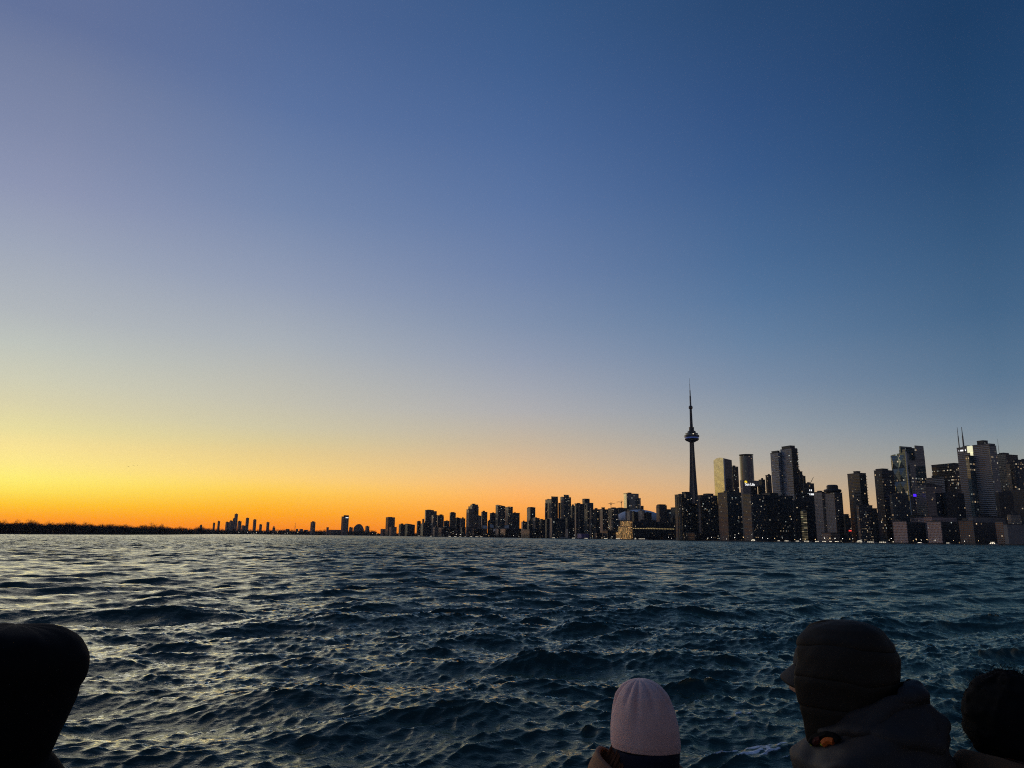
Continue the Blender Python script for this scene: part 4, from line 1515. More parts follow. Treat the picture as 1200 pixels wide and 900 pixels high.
for i, (x, h) in enumerate(islands):
    place_tree(i, pos(x, shore_d(x) + 10), h, 'bare winter tree rising over the dark woodland on the left shore', 'bare trees over the island woodland', i % 3)
quay = [500, 517, 536, 553, 571, 588, 603, 613, 628, 641, 657, 671, 689, 701, 712, 768, 778, 788, 806, 815, 826, 845, 858, 872, 891, 905, 917, 936, 947, 986, 999,
        1030, 1043, 1066, 1076, 1084, 1106, 1117, 1146, 1153]
for i, x in enumerate(quay):
    place_tree(i, pos(x, shore_d(x) + 5 + 6 * rnd.random()), rnd.uniform(7.5, 12), 'small bare tree on the town quay', 'bare trees along the town quay', i % 3)

# ------------------------------------------------------------------ lamps on the quay
def make_lamp(kind):
    r = thing('street_lamp', (0, 0, 0), 'lamp', 'street lamp')
    m = MB()
    m.bar((0, 0, 0), (0, 0, 7), .13, .08)
    m.bar((0, 0, 7), (.9, 0, 7.3), .07, .06)
    m.build('pole', M['steel'], r)
    m = MB()
    m.lathe([(0, -.55), (.5, -.38), (.68, 0), (.5, .38), (0, .55)], 8, .9, 0)
    o = m.build('lamp_head', M[kind], r)
    o.location.z = 7.2
    return r


lampW, lampY = make_lamp('whitelamp'), make_lamp('warmlamp')
first = {'w': True, 'y': True}
LAMPS = [(156, 'y'), (185.5, 'w'), (213, 'y'), (277, 'w'), (280, 'w'), (290, 'w'), (294, 'w'), (297.5, 'w'), (301, 'w'), (309, 'y'), (320, 'w'), (325, 'y'), (334, 'w'), (336.6, 'w'), (341, 'w'),
         (349, 'y'), (366, 'y'), (379, 'w'), (402, 'y'), (405, 'w'), (410, 'w'), (415, 'y'), (422.5, 'y'), (436, 'y'), (441.3, 'y'), (476.6, 'w'),
         (508, 'w'), (516, 'w'), (523, 'y'), (529, 'w'), (535, 'w'), (539, 'w'), (543.6, 'w'), (547.6, 'w'), (551, 'w'), (556, 'w'), (563, 'w'), (567, 'y'), (573, 'y'), (579, 'y'),
         (602, 'w'), (608, 'w'), (612, 'y'), (620, 'w'), (625, 'w'), (636, 'y'), (642, 'w'), (654.6, 'w'), (661, 'y'), (676.5, 'w'), (682, 'w'), (686.5, 'w'), (694, 'y'), (705, 'w'), (709, 'w'), (714, 'w'),
         (717.5, 'w'), (763, 'w'), (769, 'y'), (783.4, 'w'), (787, 'w'), (793, 'w'), (798.6, 'w'), (806, 'w'), (811.6, 'y'), (822, 'w'), (829, 'w'), (834, 'w'), (841, 'y'), (851, 'w'), (861, 'w'), (871, 'y'),
         (894, 'w'), (900, 'w'), (908, 'y'), (917, 'w'), (931, 'y'), (938, 'w'), (944, 'y'), (955, 'y'), (966, 'w'), (973, 'y'), (979, 'w'), (987, 'w'), (996, 'y'), (1000, 'w'), (1044, 'w'), (1056, 'y'), (1070, 'y'),
         (1074, 'y'), (1079, 'w'), (1086, 'y'), (1096, 'w'), (1117, 'y'), (1130, 'w'), (1147, 'y'), (1178, 'y')]
for i, (x, k) in enumerate(LAMPS):
    p = {'w': lampW, 'y': lampY}[k]
    o = p if first[k] else dup(p)
    first[k] = False
    d = shore_d(x) + 6 + 30 * rnd.random()
    o.location = pos(x, d)
    s = (1.0 if d < 2600 else min(2.0, d / 2600)) * rnd.uniform(.7, 1.0)
    o.scale = (s, s, s * rnd.uniform(.6, 1.2))
    o.rotation_euler.z = rnd.uniform(0, 6.28)
    if k == 'w':
        tag(o, 'small white lamp shining on the quay', 'street lamp', 'white lamps along the shore')
    else:
        tag(o, 'small yellow lamp shining on the quay', 'street lamp', 'yellow lamps along the shore')


# ------------------------------------------------------------------ boats
M['boatwhite'] = plain('boat_white_paint', (.5, .5, .49), .4, .1)
def boat(name, label, x0, x1, d, decks=1, hull='boatwhite', lit='cabinlight', mast=0.0, cat='boat', glow=1.0, group=None):
    a, b = Vector(pos(x0, d, 0)), Vector(pos(x1, d, 0))
    ln = (b - a).length
    c = (a + b) / 2
    rz = math.atan2((b - a).y, (b - a).x)
    r = thing(name, (c.x, c.y, 0), label, cat, group, rz)
    bw = max(1.6, ln * .12)
    fb = max(1.2, ln * .055)
    # hull: pointed bow to the right, sheer rising forward
    secs = [(-.5, .72, 1.05), (-.3, .95, 1.0), (0, 1, 1.0), (.25, .85, 1.1), (.42, .42, 1.3), (.5, .03, 1.5)]
    m = MB()
    rings = [[(t * ln, -bw * w, fb * h), (t * ln, -bw * w * .7, -.4), (t * ln, bw * w * .7, -.4), (t * ln, bw * w, fb * h)] for t, w, h in secs]
    for p, q in zip(rings, rings[1:]):
        for i in range(3):
            m.face([p[i], p[i + 1], q[i + 1], q[i]])
        m.face([p[0], q[0], q[3], p[3]])
    m.face(rings[0])
    m.build('hull', M[hull], r)
    z, l, w = fb * 1.02, ln * .62, bw * .78
    hdk = max(2.0, fb * 1.0)
    for k in range(decks):
        m = MB()
        m.prism([(-l * .55, -w), (l * .42, -w), (l * .5, 0), (l * .42, w), (-l * .55, w)], z, z + hdk)
        m.build('cabin', M['boatwhite'], r)
        m = MB()
        n = max(3, int(l / 2.6))
        for i in range(n):
            u = -l * .53 + l * .93 * i / n
            m.box(u, u + l * .93 / n * .62, -w - .06, -w - .01, z + hdk * .35, z + hdk * .8)
        m.build('window_row', M[lit], r)
        z += hdk + .05
        l *= .72
        w *= .85
    if mast:
        m = MB()
        m.bar((0, 0, z - .1), (0, 0, z + mast), .16, .07, 5)
        m.bar((-ln * .3, 0, z + 1.0), (0, 0, z + 1.1), .12, .08, 5)
        m.build('mast', M['steel'], r)
    return r


boat('ferry_boat', 'two-decked white boat glowing at the foot of the brown brick tower', 879, 887, 1800, 2)
boat('tour_boat', 'white boat moored under the lowest golden terrace', 720.4, 728.6, 2140, 1)
boat('tour_boat', 'white many-windowed boat moored right of the golden terraced building', 746.4, 759, 2085, 1)
boat('yacht', 'tall narrow white boat at the right corner of the golden terraced building', 743, 746.6, 2100, 2)
boat('motor_boat', 'small white boat in open water before the dark balconied slab', 646.6, 652, 2480, 1)
boat('barge', 'long dark low barge with a mast before the dark balconied slab', 653, 668, 2470, 1, 'hull', 'hull', 8)
boat('motor_boat', 'white boat at the quay left of the violet-roofed shed', 669.6, 675.8, 2390, 1)
boat('sailing_boat', 'white boat with a bare mast below the violet-roofed shed', 684, 690.6, 2330, 1, mast=14)
boat('motor_boat', 'small dark boat at the quay left of the lowest golden terrace', 707, 713.6, 2290, 1, 'hull')
boat('motor_boat', 'small white lit boat below the dark slab, left of its brighter neighbour', 910.6, 915, 1745, 1)
boat('motor_boat', 'bright white boat below the right end of the long dark slab', 918, 926.4, 1735, 1)
boat('motor_boat', 'white boat moored below the golden lit shaft', 931, 938.6, 1728, 1)
boat('tour_boat', 'grey-white boat moored between the golden shaft and the hotel', 940.6, 951, 1715, 1)
boat('motor_boat', 'white boat moored below the left hotel half', 953.8, 961.6, 1708, 1)
boat('tour_boat', 'bright white lit boat below the right hotel half', 962.4, 970, 1700, 1)
boat('motor_boat', 'small yellow-lit boat at the foot of the hotel podium', 971, 976, 1696, 1)
boat('tour_boat', 'grey boat at the right end of the hotel podium', 977, 985, 1690, 1, 'steel')
boat('ferry_boat', 'brightest white two-decked boat below the serrated tower', 1002, 1013.6, 1650, 2)
boat('tour_boat', 'long white lit boat in the middle of the bright row right of the hotel', 1014, 1027.6, 1640, 1)
boat('tour_boat', 'long white lit boat at the right end of the bright row, beside the pink condos', 1028, 1042, 1630, 1)
boat('motor_boat', 'small yellow-lit boat between the two pink condo blocks', 1074, 1082, 1600, 1)
boat('tour_boat', 'yellow-lit two-decked boat before the grey warehouse, far right', 1157.6, 1169.4, 1545, 2)
boat('motor_boat', 'small pale boat at the foot of the second pink condo block', 1108, 1114, 1585, 1)
SAILG = 'small sailing boats moored along the middle quay'
for i, x in enumerate([489, 503, 509.6, 517.4, 525, 531.6, 537.8, 544, 550, 556.4, 562]):
    boat('sailing_boat', 'small white boat with a bare mast moored along the middle quay', x, x + 4.6, shore_d(x) - 40 - 12 * (i % 3), 1, mast=10, group=SAILG)

# ------------------------------------------------------------------ birds
for x, y, s, lb in ((150.4, 546.6, 1.15, 'largest of three distant birds gliding in the yellow sky'),
                    (156.6, 545.8, .8, 'faint middle bird of three distant ones in the yellow sky'),
                    (161.2, 545.2, .75, 'rightmost of three distant birds in the yellow sky')):
    d = ray(x, y) * 330
    r = thing('bird', (d.x, d.y, CAM_H + d.z), lb, 'bird', 'distant birds in the sky', .6)
    m = MB()
    m.lathe([(0, -.3), (.07, -.15), (.09, 0), (.05, .2), (0, .3)], 8)
    b = m.build('body', M['hull'], r)
    b.rotation_euler = (R(90), 0, 0)
    b.scale = (s,) * 3
    for sg in (-1, 1):
        m = MB()
        P = [(0, .12, 0), (0, -.1, 0), (sg * .4, -.02, .16), (sg * .75, -.14, .06), (sg * .45, .1, .17)]
        m.face([P[0], P[1], P[2], P[4]])
        m.face([P[2], P[3], P[4]])
        m.face([(p[0], p[1], p[2] - .02) for p in (P[4], P[2], P[1], P[0])])
        m.face([(p[0], p[1], p[2] - .02) for p in (P[4], P[3], P[2])])
        w = m.build('wing', M['hull'], r)
        w.scale = (s,) * 3

# ------------------------------------------------------------------ the ferry's open deck under the camera (below the frame)
DECK = CAM_H - 1.85


def ferry():
    r = thing('ferry', (0, 0, DECK), 'passenger ferry whose open deck carries the seated people', 'ferry')
    m = MB()
    m.prism([(-3.4, -6), (3.6, -6), (3.6, 2.9), (-3.4, 2.9)], -.15, 0, base=True)
    m.build('deck', M['deckpaint'], r)
    m = MB()
    m.box(-3.4, 3.6, 2.9, 2.98, -.2, .62)
    m.box(-3.48, -3.41, -6, 2.98, -.2, .62)
    m.box(3.61, 3.68, -6, 2.98, -.2, .62)
    m.build('bulwark', M['white'], r)
    m = MB()
    m.prism([(-3.2, -6), (3.4, -6), (3.4, 2.7), (-3.2, 2.7)], -DECK - 1, -.21)
    m.build('hull', M['white'], r)
    for y0, y1, x0, x1 in ((1.65, 2.1, -2.4, -.5), (1.9, 2.45, .0, 2.5)):
        m = MB()
        for k in range(4):
            a = y0 + (y1 - y0) * k / 4
            m.box(x0, x1, a, a + (y1 - y0) / 4 - .012, .41, .45)
        for x in (x0 + .1, (x0 + x1) / 2, x1 - .15):
            m.box(x, x + .05, y0 + .03, y1 - .05, .001, .41)
        m.build('bench', M['deckpaint'], r)


M['deckpaint'] = plain('deck_paint', (.12, .13, .13), .6)


def cloth(name, col, rough=.85, scale=30, bump=.15, sheen=0.0, weave=220):
    m, t, b = new_mat(name)
    tn, tl = t.nodes.new, t.links.new
    tc = tn('ShaderNodeTexCoord')
    nz = tn('ShaderNodeTexNoise')
    nz.inputs['Scale'].default_value = scale
    nz.inputs['Detail'].default_value = 6
    tl(tc.outputs['Object'], nz.inputs['Vector'])
    mx = tn('ShaderNodeMix')
    mx.data_type = 'RGBA'
    mx.inputs[6].default_value = tuple(c * .8 for c in col) + (1,)
    mx.inputs[7].default_value = tuple(min(1, c * 1.2) for c in col) + (1,)
    tl(nz.outputs[0], mx.inputs['Factor'])
    tl(mx.outputs[2], b.inputs['Base Color'])
    wv = tn('ShaderNodeTexNoise')
    wv.inputs['Scale'].default_value = weave
    wv.inputs['Detail'].default_value = 3
    tl(tc.outputs['Object'], wv.inputs['Vector'])
    bp = tn('ShaderNodeBump')
    bp.inputs['Strength'].default_value = bump
    bp.inputs['Distance'].default_value = .004
    tl(wv.outputs[0], bp.inputs['Height'])
    tl(bp.outputs[0], b.inputs['Normal'])
    b.inputs['Roughness'].default_value = rough
    b.inputs['Sheen Weight'].default_value = sheen
    b.inputs['Specular IOR Level'].default_value = .12
    return m


M['skin'] = cloth('skin', (.45, .28, .2), .55, 60, .05)
M['blackcloth'] = cloth('black_cloth', (.007, .0065, .006), .9)
M['charcoal'] = cloth('charcoal_shell', (.022, .022, .024), .65)
M['olive'] = cloth('dark_olive_quilt', (.034, .027, .019), .7)
M['shell'] = cloth('grey_shell_jacket', (.046, .039, .034), .6)
M['pinkknit'] = cloth('dusty_pink_knit', (.95, .54, .45), .95, 18, .5, .3)
M['navy'] = cloth('navy_band', (.018, .02, .034), .8)
M['tanpuff'] = cloth('tan_puffer', (.30, .15, .08), .7)
M['auburn'] = cloth('auburn_hair', (.16, .06, .028), .5, 80)
M['darkhair'] = cloth('dark_hair', (.012, .009, .008), .5, 80)
M['darkred'] = cloth('dark_red_coat', (.055, .012, .010), .85)
M['furtan'] = cloth('tan_fur', (.17, .09, .045), .9, 60)
M['jeans'] = cloth('dark_trousers', (.02, .024, .035), .9)
M['orange'] = cloth('orange_webbing', (.55, .12, .02), .6)
M['lime'] = cloth('lime_webbing', (.5, .5, .03), .6)
M['greycap'] = cloth('grey_cap', (.05, .046, .042), .8)

from mathutils import noise


def skin_mesh(name, pts, edges, radii, sub=2, root=0):
    me = bpy.data.meshes.new(name)
    me.from_pydata(pts, edges, [])
    o = bpy.data.objects.new(name, me)
    COL.objects.link(o)
    md = o.modifiers.new('skin', 'SKIN')
    md.use_smooth_shade = True
    sv = me.skin_vertices[0].data
    for i, r in enumerate(radii):
        sv[i].radius = r if isinstance(r, tuple) else (r, r)
        sv[i].use_root = (i == root)
    ms = o.modifiers.new('sub', 'SUBSURF')
    ms.levels = ms.render_levels = sub
    dg = bpy.context.evaluated_depsgraph_get()
    dg.update()
    res = bpy.data.meshes.new_from_object(o.evaluated_get(dg))
    bpy.data.objects.remove(o)
    return res


def head_geo():
    """a head about 0.235 m tall facing +Y, origin between the ears"""
    bm = bmesh.new()
    bmesh.ops.create_uvsphere(bm, u_segments=36, v_segments=28, radius=1)

    def g(p, c, s):
        return math.exp(-((p - Vector(c)).length / s) ** 2)
    for v in bm.verts:
        n = v.co.normalized()
        p = Vector((n.x * .076, n.y * .096, n.z * .118))
        if n.z < 0:                                  # jaw narrows downwards and comes forward
            p.x *= 1 - .30 * (-n.z) ** 1.4
            p.y = p.y * (1 - .30 * (-n.z)) + .018 * (-n.z)
        p += n * (.004 * g(n, (0, .9, .22), .5))
        p.y += .026 * g(n, (0, 1, -.22), .13) + .016 * g(n, (0, 1, -.02), .14)      # nose
        p.y -= .010 * (g(n, (.36, .93, .10), .16) + g(n, (-.36, .93, .10), .16))    # eye sockets
        p.y += .006 * g(n, (0, 1, .22), .3)                                         # brow
        p.y += .007 * (g(n, (0, .92, -.48), .13)) - .006 * g(n, (0, .9, -.57), .07)  # lips
        p.y += .010 * g(n, (0, .7, -.85), .22)                                      # chin
        for s in (-1, 1):                                                           # ears
            e = g(n, (s * 1.0, -.08, .02), .2)
            p.x += s * .016 * e
        v.co = p
    return bm


def loft(rows, seg, fn=None, gap=None, closed_top=True):
    """rows: (z, cx, cy, rx, ry); fn(angle, t, point) may move a point; angle 0 is +Y (front)"""
    bm = bmesh.new()
    rings = []
    for i, (z, cx, cy, rx, ry) in enumerate(rows):
        t = i / (len(rows) - 1)
        ring = []
        g = gap(t) if gap else 0
        for k in range(seg + (1 if gap else 0)):
            a = g + (2 * math.pi - 2 * g) * k / seg
            p = Vector((cx + rx * math.sin(a), cy + ry * math.cos(a), z))
            if fn:
                p = fn(a, t, p)
            ring.append(bm.verts.new(p))
        rings.append(ring)
    for a, b in zip(rings, rings[1:]):
        n = len(a)
        for k in range(n - 1 if gap else n):
            bm.faces.new([a[k], b[k], b[(k + 1) % n], a[(k + 1) % n]])
    if closed_top:
        c = bm.verts.new(sum((v.co for v in rings[-1]), Vector()) / len(rings[-1]))
        n = len(rings[-1])
        for k in range(n - 1 if gap else n):
            bm.faces.new([rings[-1][k], c, rings[-1][(k + 1) % n]])
    bmesh.ops.recalc_face_normals(bm, faces=bm.faces)
    return bm


def put(bm, name, mat, parent, loc=(0, 0, 0), rot=(0, 0, 0), solid=0.0, sub=1):
    me = bpy.data.meshes.new(name)
    bm.to_mesh(me)
    bm.free()
    me.polygons.foreach_set('use_smooth', [True] * len(me.polygons))
    me.materials.append(M[mat])
    o = bpy.data.objects.new(name, me)
    COL.objects.link(o)
    o.parent = parent
    o.location, o.rotation_euler = loc, rot
    if solid:
        md = o.modifiers.new('thick', 'SOLIDIFY')
        md.thickness, md.offset = solid, 1
    if sub:
        md = o.modifiers.new('sub', 'SUBSURF')
        md.levels = md.render_levels = sub
    return o


def wr(p, s, a, seed=0):
    """soft cloth irregularity"""
    return p + noise.noise_vector(p * s + Vector((seed, seed * 1.7, 0))) * a


def place(px, py, depth):
    """point seen at (px,py), depth metres in front of the camera on plan"""
    d = ray(px, py)
    k = depth / math.hypot(d.x, d.y)
    return Vector((d.x * k, d.y * k, CAM_H + d.z * k))


def person(label, head, yaw, width=1.0, coat='blackcloth', lean=0.0, head_yaw=0.0, sh_drop=0.0):
    """seated figure; head is the world position between the ears"""
    root = thing('person', (head.x, head.y, DECK), label, 'person', rz=yaw)
    hz = head.z - DECK
    k = (hz - .55) / .73
    def Z(z):
        return .55 + (z - .55) * k
    w = width
    P = [(0, -lean, .55), (0, -lean * .7, Z(.74)), (0, -lean * .3 - .01, Z(.93)), (0, -.02, Z(1.06)), (0, 0, Z(1.16)), (0, .0, Z(1.24))]
    rad = [(.17 * w, .13), (.15 * w, .115), (.165 * w, .12), (.11, .09), .058, .062]
    E = [(i, i + 1) for i in range(5)]
    for s in (-1, 1):
        n = len(P)
        P += [(s * .175 * w, -.01, Z(1.005)), (s * .235 * w, .0, Z(.80)), (s * .15 * w, .20, Z(.70))]
        rad += [.062, .048, .036]
        E += [(2, n), (n, n + 1), (n + 1, n + 2)]
        n = len(P)
        P += [(s * .10, -lean + .06, .545), (s * .13, -lean + .46, .53), (s * .13, -lean + .47, .12), (s * .14, -lean + .62, .05)]
        rad += [.088, .062, .045, .04]
        E += [(0, n), (n, n + 1), (n + 1, n + 2), (n + 2, n + 3)]
    me = skin_mesh('body', P, E, rad)
    bm = bmesh.new()
    bm.from_mesh(me)
    hb = head_geo()
    bmesh.ops.rotate(hb, verts=hb.verts, cent=(0, 0, 0), matrix=Matrix.Rotation(head_yaw, 3, 'Z'))
    bmesh.ops.translate(hb, verts=hb.verts, vec=(0, 0, hz))
    tmp = bpy.data.meshes.new('tmp')
    hb.to_mesh(tmp)
    hb.free()
    bm.from_mesh(tmp)
    o = put(bm, 'body', 'skin', root, sub=0)
    # trousers and coat follow the body
    Pt = [(0, -lean, .57)]
    rt, Et = [(.185 * w, .145)], []
    for s in (-1, 1):
        n = len(Pt)
        Pt += [(s * .10, -lean + .06, .55), (s * .13, -lean + .46, .535), (s * .13, -lean + .47, .16)]
        rt += [.10, .078, .066]
        Et += [(0, n), (n, n + 1), (n + 1, n + 2)]
    mt = skin_mesh('trousers', Pt, Et, rt)
    b2 = bmesh.new()
    b2.from_mesh(mt)
    put(b2, 'trousers', 'jeans', root, sub=0)
    for s in (-1, 1):
        b3 = loft([(0.003, s * .14, -lean + .56, .05, .14), (.05, s * .14, -lean + .56, .052, .14), (.09, s * .135, -lean + .52, .05, .09), (.15, s * .13, -lean + .47, .058, .06)], 14)
        put(b3, 'shoe', 'blackcloth', root)
    Pc = [(0, -lean, .56), (0, -lean * .7 - .005, Z(.74)), (0, -lean * .3 - .015, Z(.93)), (0, -.015, Z(1.06)), (0, -.005, Z(1.125))]
    rc = [(.215 * w, .175), (.20 * w, .16), (.205 * w, .155), (.15 * w, .125), (.085, .085)]
    Ec = [(i, i + 1) for i in range(4)]
    for s in (-1, 1):
        n = len(Pc)
        Pc += [(s * .185 * w, -.01, Z(1.0 - sh_drop)), (s * .255 * w, 0, Z(.80)), (s * .16 * w, .19, Z(.71))]
        rc += [.088, .078, .066]
        Ec += [(2, n), (n, n + 1), (n + 1, n + 2)]
    mc = skin_mesh('coat', Pc, Ec, rc, 3)
    for v in mc.vertices:
        v.co = wr(v.co, 7, .014, 3)
    b4 = bmesh.new()
    b4.from_mesh(mc)
    put(b4, 'coat', coat, root, sub=0)
    return root, hz


ferry()


def interp(tab, t):
    for (a, va), (b, vb) in zip(tab, tab[1:]):
        if a <= t <= b:
            f = (t - a) / (b - a)
            return [x + (y - x) * f for x, y in zip(va, vb)]
    return list(tab[-1][1])


# --- left edge: black hood with a folded brim, seen from behind
def left_person():
    d = 2.36
    mpp = d / 867 * 1.02
    h = place(6, 809, d)
    root, hz = person('person in a black hood and coat seen from behind, cut by the left edge', h, R(35), 1.05, 'blackcloth')
    tab = [(0, (-.205, .088, .09)), (.1, (-.165, .098, .10)), (.3, (-.085, .130, .135)), (.5, (-.01, .150, .152)), (.62, (.035, .163, .163)), (.74, (.078, .158, .158)),
           (.85, (.112, .138, .140)), (.93, (.133, .105, .11)), (.975, (.143, .070, .075)), (1, (.147, .035, .04))]
    rows = []
    for i in range(27):
        t = i / 26
        z, rx, ry = interp(tab, t)
        rows.append((hz + z, 0, -.006, rx, ry))

    def fn(a, t, p):
        c = Vector((0, -.006, p.z))
        o = (p - c)
        # folded brim: a thick roll around the upper third, with a crease under it
        k = 1 + .035 * math.exp(-((t - .70) / .07) ** 2) - .045 * math.exp(-((t - .53) / .025) ** 2)
        p = c + o * k
        p += Vector((0, 0, .004 * math.sin(17 * a + 5 * t) * max(0, t - .6)))
        return wr(wr(p, 9, .010, 1), 23, .004, 7)
    bm = loft(rows, 44, fn, gap=lambda t: .62 * (1 - max(0, (t - .55) / .45)) + .03)
    put(bm, 'hood', 'blackcloth', root, solid=.012)
    rows = [(hz - .30, 0, -.01, .20, .17), (hz - .25, 0, -.01, .165, .15), (hz - .205, 0, -.01, .135, .128), (hz - .18, 0, -.01, .118, .115), (hz - .16, 0, -.01, .105, .105)]
    bm = loft(rows, 40, lambda a, t, p: wr(p, 9, .012, 4), gap=lambda t: .3, closed_top=False)
    put(bm, 'collar', 'blackcloth', root, solid=.014)
    return root


# --- the pink knitted hat
def pink_person():
    d = 2.4
    h = place(756, 868, d)
    root, hz = person('person in a dusty pink knitted hat and tan padded collar, seen from behind', h, R(-8), .92, 'shell', head_yaw=R(-4))
    mpp = d / 867
    tab = [(0, (-.022, .097, .108)), (.12, (.0, .100, .112)), (.3, (.045, .0975, .110)), (.5, (.090, .088, .100)), (.68, (.132, .075, .085)), (.82, (.156, .055, .062)), (.92, (.167, .035, .041)), (1, (.172, .016, .019))]
    rows = []
    for i in range(33):
        t = i / 32
        z, rx, ry = interp(tab, t)
        rows.append((hz + z, -.012 * t * t, -.004 - .012 * t, rx, ry))
    crease = [math.pi + .62, math.pi + .20, math.pi - .30, math.pi + 1.25, math.pi - .95, .3]

    def fn(a, t, p):
        c = Vector((-.012 * t * t, -.004, p.z))
        o = p - c
        k = 1.0
        for j, ca in enumerate(crease):
            dd = (a - ca + math.pi) % (2 * math.pi) - math.pi
            ln = (.55, .33, .48, .42, .50, .5)[j]
            dd -= (.10, .12, -.18, .25, -.3, 0)[j] * (1 - t)
            if t > ln:
                f = min(1, (t - ln) / .2)
                k -= (.10 + .05 * t) * f * math.exp(-(dd / (.045 + .05 * t)) ** 2)
                k += .02 * f * math.exp(-((abs(dd) - .2) / .1) ** 2)
        # turned hem, higher at the back
        p = Vector((p.x, p.y, p.z + .012 * max(0, 1 - t / .25) * math.cos(a - math.pi - .3)))
        c.z = p.z
        o = p - c
        k += .012 * math.exp(-((t - .02) / .02) ** 2)
        return wr(c + o * k, 12, .003, 2)
    bm = loft(rows, 72, fn)
    put(bm, 'knitted_hat', 'pinkknit', root, solid=.003)
    # dark navy band and hair under the hat
    rows = [(hz - .092, 0, -.004, .080, .092), (hz - .075, 0, -.004, .088, .100), (hz - .055, 0, -.004, .092, .105), (hz - .03, 0, -.004, .095, .108), (hz - .012, 0, -.004, .094, .107)]
    bm = loft(rows, 40, lambda a, t, p: wr(p, 14, .003, 5), gap=lambda t: .9, closed_top=False)
    put(bm, 'neck_band', 'navy', root, solid=.005)
    # soft padded collar, standing higher on the left
    rows = []
    for i in range(17):
        t = i / 16
        rows.append((hz - .20 + .125 * t, -.012, -.012, .118 + .030 * math.sin(math.pi * min(1, t * 1.05)), .122 + .028 * math.sin(math.pi * min(1, t * 1.05))))

    def fc(a, t, p):
        p.z += .045 * max(0, -math.sin(a)) * t + .010 * math.sin(3 * a)
        c = Vector((-.012, -.012, p.z))
        return wr(c + (p - c) * (1 + .05 * math.sin(7 * a + 9 * t) * .5), 11, .010, 8)
    bm = loft(rows, 48, fc, gap=lambda t: .35, closed_top=False)
    put(bm, 'padded_collar', 'tanpuff', root, solid=.016)
    # auburn hair hanging at the left of the neck, in separate locks
    rn = random.Random(3)
    m = MB()
    for j in range(60):
        a = rn.uniform(-2.5, -1.5)
        r0 = .085 + rn.uniform(-.004, .012)
        p = Vector((r0 * math.sin(a), r0 * math.cos(a) * 1.05, hz - .01 + rn.uniform(-.02, .01)))
        sw = Vector((-.05 - rn.uniform(0, .06), -.01 - rn.uniform(0, .03), -.06))
        pts = [p + Vector((sw.x * t ** .8, sw.y * t, -.19 * t + .0)) + Vector((rn.gauss(0, .003), rn.gauss(0, .003), 0)) for t in (0, .25, .5, .75, 1)]
        for q0, q1 in zip(pts, pts[1:]):
            m.bar(q0, q1, .0042, .0036, 4)
    m.build('hair', M['auburn'], root, True)
    return root


